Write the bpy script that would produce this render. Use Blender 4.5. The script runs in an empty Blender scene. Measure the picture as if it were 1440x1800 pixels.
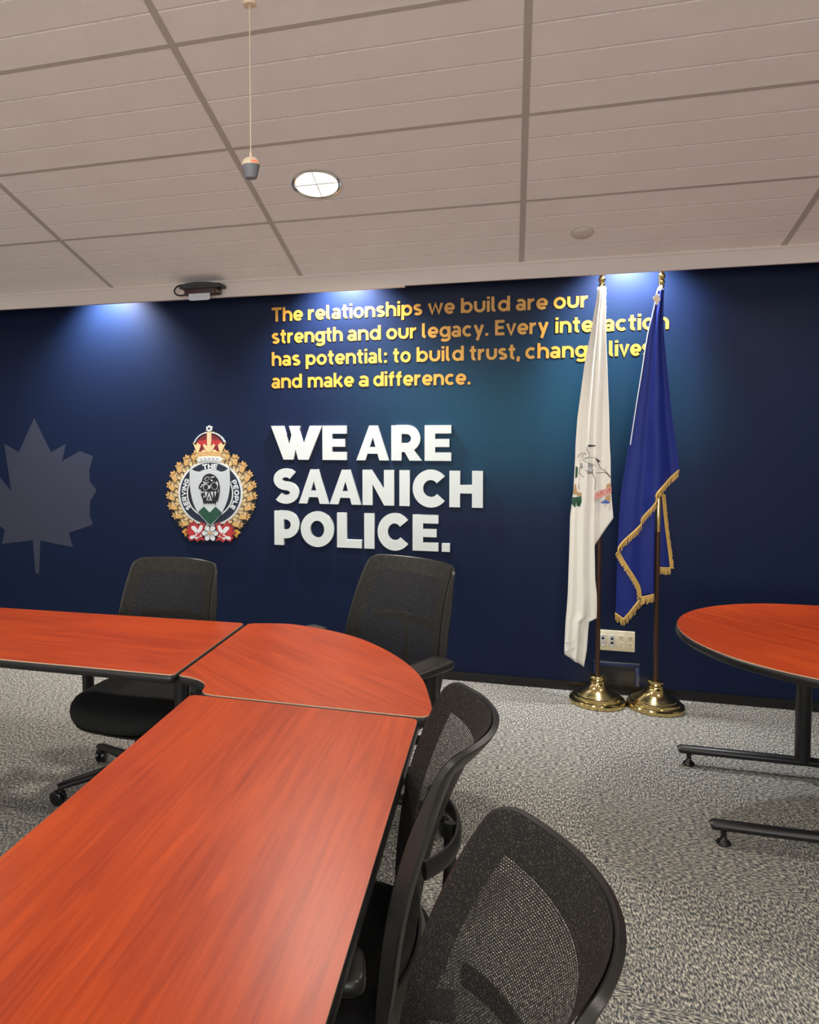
import bpy, bmesh, math, random
from mathutils import Vector, Matrix
random.seed(7)
PI = math.pi
scn = bpy.context.scene
COL = scn.collection

# ------------------------------------------------------------------ helpers
def link(o):
    COL.objects.link(o); return o

def smooth(me, ang=35):
    for p in me.polygons: p.use_smooth = True
    me.set_sharp_from_angle(angle=math.radians(ang))

def obj(name, bm, mats, parent=None, loc=None, sm=True, ang=35):
    if not isinstance(mats, (list, tuple)): mats = [mats]
    me = bpy.data.meshes.new(name)
    bmesh.ops.recalc_face_normals(bm, faces=bm.faces[:]) if not bm.get('keep', False) else None
    bm.to_mesh(me); bm.free()
    for m in mats: me.materials.append(m)
    if sm: smooth(me, ang)
    o = link(bpy.data.objects.new(name, me))
    if parent is not None: o.parent = parent
    if loc is not None: o.location = loc
    return o

class BM:
    """thin wrapper so that obj() can take either"""
    pass

def newbm():
    return bmesh.new()

def finish(name, bm, mats, parent=None, loc=None, sm=True, ang=35, recalc=True):
    if not isinstance(mats, (list, tuple)): mats = [mats]
    if recalc: bmesh.ops.recalc_face_normals(bm, faces=bm.faces[:])
    me = bpy.data.meshes.new(name)
    bm.to_mesh(me); bm.free()
    for m in mats: me.materials.append(m)
    if sm: smooth(me, ang)
    o = link(bpy.data.objects.new(name, me))
    if parent is not None: o.parent = parent
    if loc is not None: o.location = loc
    return o

def empty(name, loc, rz=0.0):
    o = link(bpy.data.objects.new(name, None))
    o.location = loc; o.rotation_euler = (0, 0, rz); o.empty_display_size = .1
    return o

def tag(o, label=None, cat=None, group=None, kind=None):
    if label: o['label'] = label
    if cat: o['category'] = cat
    if group: o['group'] = group
    if kind: o['kind'] = kind
    return o

def add_box(bm, x0, x1, y0, y1, z0, z1, bev=0.0, seg=2, mi=0):
    r = bmesh.ops.create_cube(bm, size=1.0)
    vs = r['verts']
    for v in vs:
        v.co = Vector((x0 + (v.co.x + .5) * (x1 - x0), y0 + (v.co.y + .5) * (y1 - y0), z0 + (v.co.z + .5) * (z1 - z0)))
    fs = set(f for v in vs for f in v.link_faces)
    for f in fs: f.material_index = mi
    if bev > 0:
        es = list(set(e for v in vs for e in v.link_edges))
        bmesh.ops.bevel(bm, geom=es, offset=bev, segments=seg, affect='EDGES', profile=.5)

def add_tube(bm, pts, r, n=12, closed=False, caps=True, ry=None, up=Vector((0, 0, 1))):
    """sweep an (elliptic) section along pts; r may be a list"""
    pts = [Vector(p) for p in pts]
    N = len(pts); rings = []
    prev = None
    for i, p in enumerate(pts):
        if closed: t = pts[(i + 1) % N] - pts[i - 1]
        else: t = pts[min(i + 1, N - 1)] - pts[max(i - 1, 0)]
        t.normalize()
        a = up.cross(t)
        if a.length < 1e-4: a = Vector((1, 0, 0)).cross(t)
        if prev is not None:
            a = prev - t * prev.dot(t)
        a.normalize(); b = t.cross(a); prev = a
        rr = r[i] if isinstance(r, (list, tuple)) else r
        r2 = rr if ry is None else (ry[i] if isinstance(ry, (list, tuple)) else ry)
        rings.append([bm.verts.new(p + a * (rr * math.cos(2 * PI * k / n)) + b * (r2 * math.sin(2 * PI * k / n))) for k in range(n)])
    m = N if closed else N - 1
    for i in range(m):
        A = rings[i]; B = rings[(i + 1) % N]
        for k in range(n):
            bm.faces.new((A[k], A[(k + 1) % n], B[(k + 1) % n], B[k]))
    if caps and not closed:
        bm.faces.new(rings[0][::-1]); bm.faces.new(rings[-1])

def add_lathe(bm, prof, n=32, c=(0, 0, 0), M=None, caps=True):
    rings = []
    for r, z in prof:
        ring = []
        for k in range(n):
            p = Vector((r * math.cos(2 * PI * k / n), r * math.sin(2 * PI * k / n), z))
            if M is not None: p = M @ p
            ring.append(bm.verts.new(p + Vector(c)))
        rings.append(ring)
    for A, B in zip(rings, rings[1:]):
        for k in range(n):
            bm.faces.new((A[k], A[(k + 1) % n], B[(k + 1) % n], B[k]))
    if caps:
        bm.faces.new(rings[0][::-1]); bm.faces.new(rings[-1])

def add_prism(bm, poly, y0, y1, mi=0):
    """poly of (x, z); y0 the front (towards -Y)"""
    A = [bm.verts.new((x, y0, z)) for x, z in poly]
    B = [bm.verts.new((x, y1, z)) for x, z in poly]
    fs = [bm.faces.new(A), bm.faces.new(B[::-1])]
    n = len(poly)
    for i in range(n):
        fs.append(bm.faces.new((A[i], A[(i + 1) % n], B[(i + 1) % n], B[i])))
    for f in fs: f.material_index = mi

def add_prism_z(bm, poly, z0, z1, mi_top=0, mi_side=0, mi_bot=0):
    A = [bm.verts.new((x, y, z1)) for x, y in poly]
    B = [bm.verts.new((x, y, z0)) for x, y in poly]
    f = bm.faces.new(A); f.material_index = mi_top
    f = bm.faces.new(B[::-1]); f.material_index = mi_bot
    n = len(poly)
    for i in range(n):
        f = bm.faces.new((A[i], A[(i + 1) % n], B[(i + 1) % n], B[i])); f.material_index = mi_side

def add_ring_prism(bm, outer, inner, y0, y1, closed=True):
    """band between two point lists of equal length, (x, z)"""
    n = len(outer)
    oa = [bm.verts.new((x, y0, z)) for x, z in outer]; ob = [bm.verts.new((x, y1, z)) for x, z in outer]
    ia = [bm.verts.new((x, y0, z)) for x, z in inner]; ib = [bm.verts.new((x, y1, z)) for x, z in inner]
    m = n if closed else n - 1
    for i in range(m):
        j = (i + 1) % n
        bm.faces.new((oa[i], oa[j], ia[j], ia[i])); bm.faces.new((ob[j], ob[i], ib[i], ib[j]))
        bm.faces.new((oa[j], oa[i], ob[i], ob[j])); bm.faces.new((ia[i], ia[j], ib[j], ib[i]))
    if not closed:
        bm.faces.new((oa[0], ia[0], ib[0], ob[0])); bm.faces.new((oa[-1], ob[-1], ib[-1], ia[-1]))

def ribbon(pts, w):
    """left and right offset lists of a polyline with mitred joints"""
    q = [pts[0]]
    for p in pts[1:]:
        if abs(p[0] - q[-1][0]) + abs(p[1] - q[-1][1]) > 1e-7: q.append(p)
    pts = q
    L, R = [], []; n = len(pts)
    for i in range(n):
        p = pts[i]
        d0 = d1 = None
        if i > 0: d0 = Vector((p[0] - pts[i - 1][0], p[1] - pts[i - 1][1])).normalized()
        if i < n - 1: d1 = Vector((pts[i + 1][0] - p[0], pts[i + 1][1] - p[1])).normalized()
        if d0 is None: d0 = d1
        if d1 is None: d1 = d0
        n0 = Vector((-d0.y, d0.x)); n1 = Vector((-d1.y, d1.x))
        m = n0 + n1
        if m.length < 1e-6: m = n0
        m.normalize(); k = min(1.0 / max(m.dot(n0), .25), 1.45)
        h = w / 2 * k
        L.append((p[0] + m.x * h, p[1] + m.y * h)); R.append((p[0] - m.x * h, p[1] - m.y * h))
    return L, R

def arc(cx, cy, rx, ry, a0, a1, step=12):
    n = max(2, int(abs(a1 - a0) / step) + 1)
    return [(cx + rx * math.cos(math.radians(a0 + (a1 - a0) * i / (n - 1))), cy + ry * math.sin(math.radians(a0 + (a1 - a0) * i / (n - 1)))) for i in range(n)]

def crom(P, n=6):
    out = []
    for i in range(len(P) - 1):
        p0 = P[max(i - 1, 0)]; p1 = P[i]; p2 = P[i + 1]; p3 = P[min(i + 2, len(P) - 1)]
        for k in range(n):
            t = k / n
            out.append(tuple(.5 * ((2 * b) + (c - a) * t + (2 * a - 5 * b + 4 * c - d) * t * t + (-a + 3 * b - 3 * c + d) * t ** 3) for a, b, c, d in zip(p0, p1, p2, p3)))
    out.append(tuple(P[-1])); return out

def interp(x, xs, ys):
    if x <= xs[0]: return ys[0]
    for i in range(len(xs) - 1):
        if x <= xs[i + 1]:
            t = (x - xs[i]) / (xs[i + 1] - xs[i]); return ys[i] + (ys[i + 1] - ys[i]) * t
    return ys[-1]

def round_poly(P, r, n=5):
    """polygon with its corners rounded; r a number or one per corner"""
    out = []; N = len(P)
    for i in range(N):
        rr = r[i] if isinstance(r, (list, tuple)) else r
        p = Vector(P[i]); a = Vector(P[i - 1]) - p; b = Vector(P[(i + 1) % N]) - p
        if rr <= 0: out.append(tuple(p)); continue
        a.normalize(); b.normalize()
        p0 = p + a * rr; p1 = p + b * rr
        for k in range(n + 1):
            t = k / n; q = p0 * (1 - t) ** 2 + p * 2 * t * (1 - t) + p1 * t * t
            out.append(tuple(q))
    return out

def copy_tree(o, parent=None):
    c = o.copy(); COL.objects.link(c)
    if parent is not None: c.parent = parent
    for ch in [k for k in bpy.data.objects if k.parent == o]: copy_tree(ch, c)
    return c

# ------------------------------------------------------------------ materials
def srgb(r, g, b):
    f = lambda c: c / 12.92 if c <= .04045 else ((c + .055) / 1.055) ** 2.4
    return (f(r / 255), f(g / 255), f(b / 255), 1)

class N:
    def __init__(s, name):
        s.m = bpy.data.materials.new(name); s.m.use_nodes = True
        s.t = s.m.node_tree; s.b = s.t.nodes['Principled BSDF']; s.out = s.t.nodes['Material Output']
    def n(s, typ, **kw):
        x = s.t.nodes.new(typ)
        for k, v in kw.items():
            if k.startswith('i_'):
                key = k[2:]; key = int(key) if key.isdigit() else key.replace('_', ' ')
                x.inputs[key].default_value = v
            else: setattr(x, k, v)
        return x
    def l(s, a, b): s.t.links.new(a, b)
    def set(s, **kw):
        for k, v in kw.items(): s.b.inputs[k.replace('_', ' ')].default_value = v
    def math(s, op, a, b=None, c=None):
        x = s.t.nodes.new('ShaderNodeMath'); x.operation = op
        for i, v in enumerate((a, b, c)):
            if v is None: continue
            if isinstance(v, (int, float)): x.inputs[i].default_value = v
            else: s.l(v, x.inputs[i])
        return x.outputs[0]
    def mix(s, f, a, b):
        x = s.t.nodes.new('ShaderNodeMix'); x.data_type = 'RGBA'
        for i, v in ((0, f), (6, a), (7, b)):
            if isinstance(v, (int, float, tuple)): x.inputs[i].default_value = v
            else: s.l(v, x.inputs[i])
        return x.outputs[2]
    def bump(s, h, st=.3, d=.002):
        b = s.n('ShaderNodeBump'); b.inputs['Strength'].default_value = st; b.inputs['Distance'].default_value = d
        s.l(h, b.inputs['Height']); s.l(b.outputs[0], s.b.inputs['Normal'])

def plain(name, col, rough=.5, metal=0.0, noise=0.0, scale=40, bump=0.0, spec=.5, coat=0.0):
    k = N(name)
    k.set(Base_Color=col, Roughness=rough, Metallic=metal, Specular_IOR_Level=spec, Coat_Weight=coat)
    if noise or bump:
        tc = k.n('ShaderNodeTexCoord'); nz = k.n('ShaderNodeTexNoise', i_Scale=scale, i_Detail=3.0)
        k.l(tc.outputs['Object'], nz.inputs['Vector'])
        if noise:
            d = tuple(c * (1 - noise) for c in col[:3]) + (1,); e = tuple(min(1, c * (1 + noise)) for c in col[:3]) + (1,)
            k.l(k.mix(nz.outputs['Fac'], d, e), k.b.inputs['Base Color'])
        if bump: k.bump(nz.outputs['Fac'], bump, .001)
    return k.m

def wood(name, ang, hi, lo):
    k = N(name)
    tc = k.n('ShaderNodeTexCoord')
    mp = k.n('ShaderNodeMapping'); mp.inputs['Rotation'].default_value = (0, 0, ang)
    k.l(tc.outputs['Object'], mp.inputs[0])
    m2 = k.n('ShaderNodeMapping'); m2.inputs['Scale'].default_value = (1.2, 22, 1); k.l(mp.outputs[0], m2.inputs[0])
    n1 = k.n('ShaderNodeTexNoise', i_Scale=1.6, i_Detail=5.0, i_Roughness=.6, i_Distortion=1.2); k.l(m2.outputs[0], n1.inputs[0])
    m3 = k.n('ShaderNodeMapping'); m3.inputs['Scale'].default_value = (5, 260, 1); k.l(mp.outputs[0], m3.inputs[0])
    n2 = k.n('ShaderNodeTexNoise', i_Scale=1.0, i_Detail=3.0); k.l(m3.outputs[0], n2.inputs[0])
    m4 = k.n('ShaderNodeMapping'); m4.inputs['Scale'].default_value = (1.1, 3.2, 1); k.l(mp.outputs[0], m4.inputs[0])
    n3 = k.n('ShaderNodeTexNoise', i_Scale=1.5, i_Detail=2.0, i_Distortion=.6); k.l(m4.outputs[0], n3.inputs[0])
    f = k.math('ADD', k.math('MULTIPLY', n1.outputs['Fac'], .75), k.math('ADD', k.math('MULTIPLY', n2.outputs['Fac'], .3), k.math('MULTIPLY', n3.outputs['Fac'], .35)))
    rp = k.n('ShaderNodeValToRGB'); k.l(f, rp.inputs[0])
    e = rp.color_ramp.elements; e[0].position = .48; e[0].color = lo; e[1].position = .92; e[1].color = hi
    k.l(rp.outputs[0], k.b.inputs['Base Color'])
    k.set(Roughness=.4, Specular_IOR_Level=.24, Coat_Weight=.1, Coat_Roughness=.3)
    k.bump(n2.outputs['Fac'], .06, .0006)
    return k.m

M = {}
HI = (.53, .070, .008, 1); LO = (.29, .027, .004, 1)
M['wood_y'] = wood('cherry_laminate_lengthwise', -PI / 2, HI, LO)
M['wood_x'] = wood('cherry_laminate_crosswise', 0.03, HI, LO)
M['wood_d'] = wood('cherry_laminate_diagonal', 0.68, HI, LO)
M['wood_r'] = wood('cherry_laminate_slanted', 0.9, HI, LO)
M['cream_edge'] = plain('worn_laminate_edge', srgb(214, 178, 150), .5, noise=.12, scale=60)
M['black_edge'] = plain('black_vinyl_edge', (.008, .008, .009, 1), .38, noise=.2)
M['black_metal'] = plain('black_powder_coat', (.012, .012, .013, 1), .36, bump=.1, scale=500)
M['black_plastic'] = plain('black_moulded_plastic', (.008, .008, .0075, 1), .42, bump=.15, scale=900)
M['grey_plastic'] = plain('charcoal_plastic', (.018, .017, .015, 1), .34, bump=.12, scale=900)
M['caster'] = plain('caster_nylon', (.008, .008, .008, 1), .22)

def fabric(name, c0, c1, sc, rough=.8, st=.6):
    k = N(name)
    tc = k.n('ShaderNodeTexCoord')
    nz = k.n('ShaderNodeTexNoise', i_Scale=sc, i_Detail=2.0); k.l(tc.outputs['Object'], nz.inputs[0])
    rp = k.n('ShaderNodeValToRGB'); k.l(nz.outputs['Fac'], rp.inputs[0])
    e = rp.color_ramp.elements; e[0].position = .42; e[0].color = c0; e[1].position = .68; e[1].color = c1
    k.l(rp.outputs[0], k.b.inputs['Base Color']); k.set(Roughness=rough, Specular_IOR_Level=.3)
    k.bump(nz.outputs['Fac'], st, .0015)
    return k.m
M['seat_fabric'] = fabric('black_seat_fabric', (.006, .006, .006, 1), (.02, .02, .019, 1), 420)

def mesh_fabric():
    """knitted black mesh: a solid band over the frame, open rows of holes inside it"""
    k = N('black_knit_mesh')
    uv = k.n('ShaderNodeUVMap', uv_map='UVMap'); sp = k.n('ShaderNodeSeparateXYZ'); k.l(uv.outputs[0], sp.inputs[0])
    at = k.n('ShaderNodeAttribute', attribute_name='window')
    # rows of staggered oval holes, pitch 4.6 x 3.4 mm
    u = k.math('MULTIPLY', sp.outputs[0], 1 / .0048); v = k.math('MULTIPLY', sp.outputs[1], 1 / .0036)
    row = k.math('FLOOR', v); odd = k.math('MULTIPLY', k.math('MODULO', row, 2.0), .5)
    fu = k.math('SUBTRACT', k.math('FRACT', k.math('ADD', u, odd)), .5); fv = k.math('SUBTRACT', k.math('FRACT', v), .5)
    d = k.math('ADD', k.math('POWER', k.math('MULTIPLY', fu, 1.15), 2.0), k.math('POWER', k.math('MULTIPLY', fv, 1.5), 2.0))
    hole = k.math('LESS_THAN', d, .165)
    win = k.math('GREATER_THAN', at.outputs['Fac'], .5)
    h2 = k.math('MULTIPLY', hole, win)
    c = k.mix(hole, (.015, .0145, .0125, 1), (.003, .003, .0028, 1))
    tc = k.n('ShaderNodeTexCoord'); nz = k.n('ShaderNodeTexNoise', i_Scale=330.0, i_Detail=1.5); k.l(tc.outputs['Object'], nz.inputs[0])
    c = k.mix(k.math('MULTIPLY', k.math('GREATER_THAN', nz.outputs['Fac'], .60), .55), c, (.085, .08, .068, 1))
    k.l(c, k.b.inputs['Base Color']); k.set(Roughness=.75, Specular_IOR_Level=.3)
    k.l(k.math('SUBTRACT', 1.0, k.math('MULTIPLY', h2, .86)), k.b.inputs['Alpha'])
    k.bump(k.math('SUBTRACT', .25, d), .5, .001)
    return k.m
M['mesh'] = mesh_fabric()

def mural():
    k = N('navy_printed_mural')
    tc = k.n('ShaderNodeTexCoord'); sp = k.n('ShaderNodeSeparateXYZ'); k.l(tc.outputs['Object'], sp.inputs[0])
    x = sp.outputs[0]; z = sp.outputs[2]
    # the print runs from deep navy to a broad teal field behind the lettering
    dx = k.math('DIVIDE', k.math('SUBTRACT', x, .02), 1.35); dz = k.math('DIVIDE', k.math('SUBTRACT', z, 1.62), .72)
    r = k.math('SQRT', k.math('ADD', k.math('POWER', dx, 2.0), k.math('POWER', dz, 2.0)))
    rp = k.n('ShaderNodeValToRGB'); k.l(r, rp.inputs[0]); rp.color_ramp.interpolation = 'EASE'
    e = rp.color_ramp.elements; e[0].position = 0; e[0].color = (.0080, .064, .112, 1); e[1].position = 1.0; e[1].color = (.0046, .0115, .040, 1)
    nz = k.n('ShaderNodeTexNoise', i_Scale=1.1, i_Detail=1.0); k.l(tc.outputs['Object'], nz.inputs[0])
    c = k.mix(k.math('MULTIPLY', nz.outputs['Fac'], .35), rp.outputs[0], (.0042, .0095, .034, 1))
    k.l(c, k.b.inputs['Base Color']); k.set(Roughness=.45, Specular_IOR_Level=.16)
    # panel joints of the print, every 1.32 m
    g = k.math('ABSOLUTE', k.math('SUBTRACT', k.math('FRACT', k.math('DIVIDE', k.math('ADD', x, 1.386 + 13.2 + .66), 1.32)), .5))
    j = k.math('GREATER_THAN', g, .0008)
    n2 = k.n('ShaderNodeTexNoise', i_Scale=260.0, i_Detail=1.0); k.l(tc.outputs['Object'], n2.inputs[0])
    k.bump(k.math('ADD', j, k.math('MULTIPLY', n2.outputs['Fac'], .05)), .25, .001)
    return k.m
M['mural'] = mural()
M['leaf_print'] = plain('faint_grey_print', srgb(44, 50, 70), .45)
M['paint'] = plain('white_wall_paint', srgb(205, 200, 192), .7, noise=.03, scale=3)
M['soffit'] = plain('painted_soffit', srgb(204, 194, 186), .55, noise=.03, scale=4)

def ceiling_mat():
    k = N('scored_ceiling_tile')
    uv = k.n('ShaderNodeUVMap', uv_map='UVMap'); sp = k.n('ShaderNodeSeparateXYZ'); k.l(uv.outputs[0], sp.inputs[0])
    u = sp.outputs[0]; v = sp.outputs[1]
    vr = k.math('FRACT', k.math('DIVIDE', v, .1524))
    gr = k.math('GREATER_THAN', vr, .035)      # 1 on the strip, 0 in the scored groove
    lip = k.math('GREATER_THAN', vr, .955)
    nz = k.n('ShaderNodeTexNoise', i_Scale=210.0, i_Detail=2.0); k.l(uv.outputs[0], nz.inputs[0])
    pit = k.math('LESS_THAN', nz.outputs['Fac'], .30)
    n3 = k.n('ShaderNodeTexNoise', i_Scale=5.0, i_Detail=4.0); k.l(uv.outputs[0], n3.inputs[0])
    n4 = k.n('ShaderNodeTexNoise', i_Scale=24.0, i_Detail=3.0); k.l(uv.outputs[0], n4.inputs[0])
    c = k.mix(n3.outputs['Fac'], srgb(226, 219, 213), srgb(238, 231, 225))
    c = k.mix(k.math('MULTIPLY', pit, .5), c, srgb(128, 120, 114))
    c = k.mix(k.math('MULTIPLY', k.math('SUBTRACT', 1.0, gr), .55), c, srgb(176, 164, 154))  # shade of the scored groove put into the colour
    lip_highlight = k.math('MULTIPLY', lip, k.math('MULTIPLY_ADD', k.math('GREATER_THAN', n4.outputs['Fac'], .47), .6, .4))  # painted highlight along the groove lip, broken up by noise
    c = k.mix(lip_highlight, c, srgb(255, 252, 248))
    k.l(c, k.b.inputs['Base Color']); k.set(Roughness=.85, Specular_IOR_Level=.2)
    k.bump(k.math('ADD', gr, k.math('MULTIPLY', nz.outputs['Fac'], .35)), .55, .004)
    return k.m
M['ceiling'] = ceiling_mat()
M['tbar'] = plain('grey_ceiling_grid', srgb(180, 172, 163), .5, noise=.05, scale=20)

def carpet():
    k = N('grey_carpet_tile')
    tc = k.n('ShaderNodeTexCoord'); sp = k.n('ShaderNodeSeparateXYZ'); k.l(tc.outputs['Object'], sp.inputs[0])
    T = .61
    px = k.math('FLOOR', k.math('DIVIDE', k.math('ADD', sp.outputs[0], 12.2 + .29), T)); py = k.math('FLOOR', k.math('DIVIDE', k.math('ADD', sp.outputs[1], 12.2 + .05), T))
    ch = k.math('MODULO', k.math('ADD', px, py), 2.0)
    def streak(sx, sy):
        mp = k.n('ShaderNodeMapping'); mp.inputs['Scale'].default_value = (sx, sy, 1); k.l(tc.outputs['Object'], mp.inputs[0])
        n = k.n('ShaderNodeTexNoise', i_Scale=1.0, i_Detail=2.5, i_Roughness=.65); k.l(mp.outputs[0], n.inputs[0]); return n.outputs['Fac']
    a = streak(62, 170); b = streak(170, 62)
    mx = k.n('ShaderNodeMix'); mx.data_type = 'FLOAT'; k.l(ch, mx.inputs[0]); k.l(a, mx.inputs[2]); k.l(b, mx.inputs[3])
    f = mx.outputs[0]
    rp = k.n('ShaderNodeValToRGB'); k.l(f, rp.inputs[0])
    e = rp.color_ramp.elements; e[0].position = .38; e[0].color = srgb(64, 68, 76); e[1].position = .63; e[1].color = srgb(204, 199, 182)
    m = rp.color_ramp.elements.new(.5); m.color = srgb(124, 123, 120)
    k.l(rp.outputs[0], k.b.inputs['Base Color']); k.set(Roughness=.95, Specular_IOR_Level=.1)
    k.bump(f, .35, .003)
    return k.m
M['carpet'] = carpet()
M['baseboard'] = plain('black_vinyl_base', (.006, .006, .007, 1), .25)
M['white_letter'] = plain('white_letter_face', srgb(200, 207, 205), .4, noise=.02, scale=8)
M['gold_letter'] = plain('gold_vinyl', (.66, .33, .035, 1), .45)
M['gold_edge'] = plain('dark_amber_edge', (.22, .09, .02, 1), .5)
M['brass'] = plain('polished_brass', (.66, .52, .23, 1), .13, 1.0, noise=.1, scale=30)
M['pole_wood'] = plain('dark_walnut_pole', (.045, .018, .009, 1), .3, noise=.35, scale=60)
M['steel'] = plain('satin_steel', (.55, .53, .5, 1), .3, 1.0)
M['ivory'] = plain('ivory_plastic', srgb(222, 212, 180), .35)
M['ivory2'] = plain('pale_insert_plastic', srgb(205, 200, 196), .4)
M['slot'] = plain('dark_slot', (.004, .004, .004, 1), .5)
M['navy_trim'] = plain('navy_painted_trim', (.010, .02, .085, 1), .35)
M['navy_panel'] = plain('dark_access_panel', (.006, .008, .014, 1), .3)
M['chrome'] = plain('chrome_trim', (.75, .74, .7, 1), .2, 1.0)
M['cream'] = plain('cream_plastic', srgb(240, 222, 190), .45)
M['grey_grille'] = plain('grey_mesh_grille', srgb(128, 132, 138), .5, noise=.25, scale=900, bump=.6)
M['maroon_box'] = plain('dark_maroon_vented_case', (.055, .024, .027, 1), .5, noise=.3, scale=120)
M['dark_box'] = plain('dark_grey_bracket', (.016, .017, .016, 1), .5, noise=.4, scale=70)
M['white_plate'] = plain('pale_grey_plate', srgb(190, 198, 204), .4)
M['cable'] = plain('black_cable', (.01, .008, .008, 1), .45)

def cloth(name, col, rough, transl, sheen, sc=7):
    k = N(name)
    tc = k.n('ShaderNodeTexCoord'); nz = k.n('ShaderNodeTexNoise', i_Scale=sc, i_Detail=2.0, i_Distortion=.6); k.l(tc.outputs['Object'], nz.inputs[0])
    wv = k.n('ShaderNodeTexNoise', i_Scale=900.0, i_Detail=1.0); k.l(tc.outputs['Object'], wv.inputs[0])
    k.set(Base_Color=col, Roughness=rough, Sheen_Weight=sheen, Specular_IOR_Level=.25)
    k.bump(k.math('ADD', nz.outputs['Fac'], k.math('MULTIPLY', wv.outputs['Fac'], .012)), .30, .01)
    if transl:
        tr = k.n('ShaderNodeBsdfTranslucent'); tr.inputs[0].default_value = col
        mx = k.n('ShaderNodeMixShader'); mx.inputs[0].default_value = transl
        k.l(k.b.outputs[0], mx.inputs[1]); k.l(tr.outputs[0], mx.inputs[2]); k.l(mx.outputs[0], k.out.inputs[0])
    return k.m
M['white_cloth'] = cloth('white_nylon_flag', srgb(244, 241, 232), .4, .22, .1, 3)
M['blue_cloth'] = cloth('royal_blue_flag', (.006, .017, .17, 1), .5, 0, .04, 4)
M['fringe'] = plain('gold_bullion_fringe', (.62, .40, .11, 1), .5, noise=.3, scale=500)
M['white_cord'] = plain('white_cord', srgb(225, 232, 240), .6)
INK = plain('black_print', (.03, .028, .03, 1), .6)
REDP = plain('red_print', (.45, .09, .07, 1), .6)
GRNP = plain('green_print', (.01, .07, .035, 1), .6)
BLUP = plain('blue_print', (.02, .06, .28, 1), .6)
TANP = plain('tan_print', (.42, .26, .12, 1), .6)
GRYP = plain('grey_print', (.32, .31, .32, 1), .6)
ROSP = plain('rose_print', (.62, .30, .25, 1), .6)

# emblem enamels
E_BLK = plain('emblem_black', (.006, .006, .008, 1), .4)
E_GLD = plain('emblem_gold', srgb(196, 156, 96), .45)
E_GLL = plain('emblem_light_gold', srgb(220, 194, 146), .45)
E_GLD2 = plain('emblem_dark_gold', srgb(190, 138, 58), .45)
E_WHT = plain('emblem_white', srgb(205, 210, 214), .45)
E_SIL = plain('emblem_silver', srgb(184, 192, 197), .4)
E_NVY = plain('emblem_navy', (.006, .016, .036, 1), .4)
E_RED = plain('emblem_red', srgb(172, 44, 48), .45)
E_RDD = plain('emblem_dark_red', srgb(120, 34, 44), .45)
E_GRN = plain('emblem_green', (.008, .062, .036, 1), .45)

# ------------------------------------------------------------------ camera (solved from the photograph)
CAMP = (1350.32, 496.18, 800.63, .2913, -.0446, -.0068, 4.6758, 1.5667)
def make_camera():
    f, px, py, yaw, pitch, roll, D, h = CAMP
    F = Vector((-math.sin(yaw) * math.cos(pitch), math.cos(yaw) * math.cos(pitch), math.sin(pitch)))
    R = F.cross(Vector((0, 0, 1))).normalized(); U = R.cross(F)
    R2 = R * math.cos(roll) + U * math.sin(roll); U2 = U * math.cos(roll) - R * math.sin(roll)
    cd = bpy.data.cameras.new('camera'); co = link(bpy.data.objects.new('camera', cd))
    m = Matrix(((R2.x, U2.x, -F.x, 0), (R2.y, U2.y, -F.y, -D), (R2.z, U2.z, -F.z, h), (0, 0, 0, 1)))
    co.matrix_world = m
    cd.sensor_fit = 'VERTICAL'; cd.sensor_height = 24; cd.lens = f / 1800 * 24
    cd.shift_x = (720 - px) / 1800; cd.shift_y = (py - 900) / 1800
    cd.clip_start = .02; cd.clip_end = 60
    scn.camera = co
make_camera()

# ------------------------------------------------------------------ room shell
XL, XR, YF = -5.2, 4.2, -8.6
SL = .2869; Y0, Z0 = -.348, 2.4056; CT = math.tan(SL)
def ceil_z(y): return Z0 + (Y0 - y) * CT
YS = -3.3; ZF = ceil_z(YS)

bm = newbm(); add_box(bm, XL, XR, YF, 0.12, -.08, 0)
tag(finish('floor', bm, M['carpet'], sm=False), kind='structure', label='grey flecked carpet tile floor')
bm = newbm(); add_box(bm, XL, XR, 0, .12, 0, 2.7)
wall = tag(finish('wall_back', bm, M['mural'], sm=False), kind='structure', label='navy printed mural wall with a teal field behind the lettering')
bm = newbm(); add_box(bm, XL - .12, XL, YF, .12, -.08, 3.6)
tag(finish('wall_left', bm, M['paint'], sm=False), kind='structure')
bm = newbm(); add_box(bm, XR, XR + .12, YF, .12, -.08, 3.6)
tag(finish('wall_right', bm, M['paint'], sm=False), kind='structure')
bm = newbm(); add_box(bm, XL - .12, XR + .12, YF - .12, YF, -.08, 3.6)
tag(finish('wall_front', bm, M['paint'], sm=False), kind='structure')

# ceiling: falls towards the mural wall, flat further back; a light slot behind the soffit
bm = newbm(); uvl = bm.loops.layers.uv.new('UVMap')
XG = -2.3975; FIRST = .5921
def ceil_quad(p, s):
    vs = [bm.verts.new(q) for q in p]; f = bm.faces.new(vs)
    for lp, (q, ss) in zip(f.loops, zip(p, s)): lp[uvl].uv = (q[0] - XG, ss - FIRST + .6096 * 20)
LS = (Y0 - YS) / math.cos(SL)
ceil_quad([(XL, Y0, Z0), (XR, Y0, Z0), (XR, YS, ZF), (XL, YS, ZF)], [0, 0, LS, LS])
ceil_quad([(XL, YS, ZF), (XR, YS, ZF), (XR, YF, ZF), (XL, YF, ZF)], [LS, LS, LS + YS - YF, LS + YS - YF])
ceil_quad([(XL, Y0, Z0 + .16), (XR, Y0, Z0 + .16), (XR, .1, Z0 + .16), (XL, .1, Z0 + .16)], [0, 0, .3, .3])
ceiling = tag(finish('ceiling', bm, M['ceiling'], sm=False, recalc=False), kind='structure', label='sloping suspended ceiling of long scored tiles')
for p in ceiling.data.polygons: pass
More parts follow.
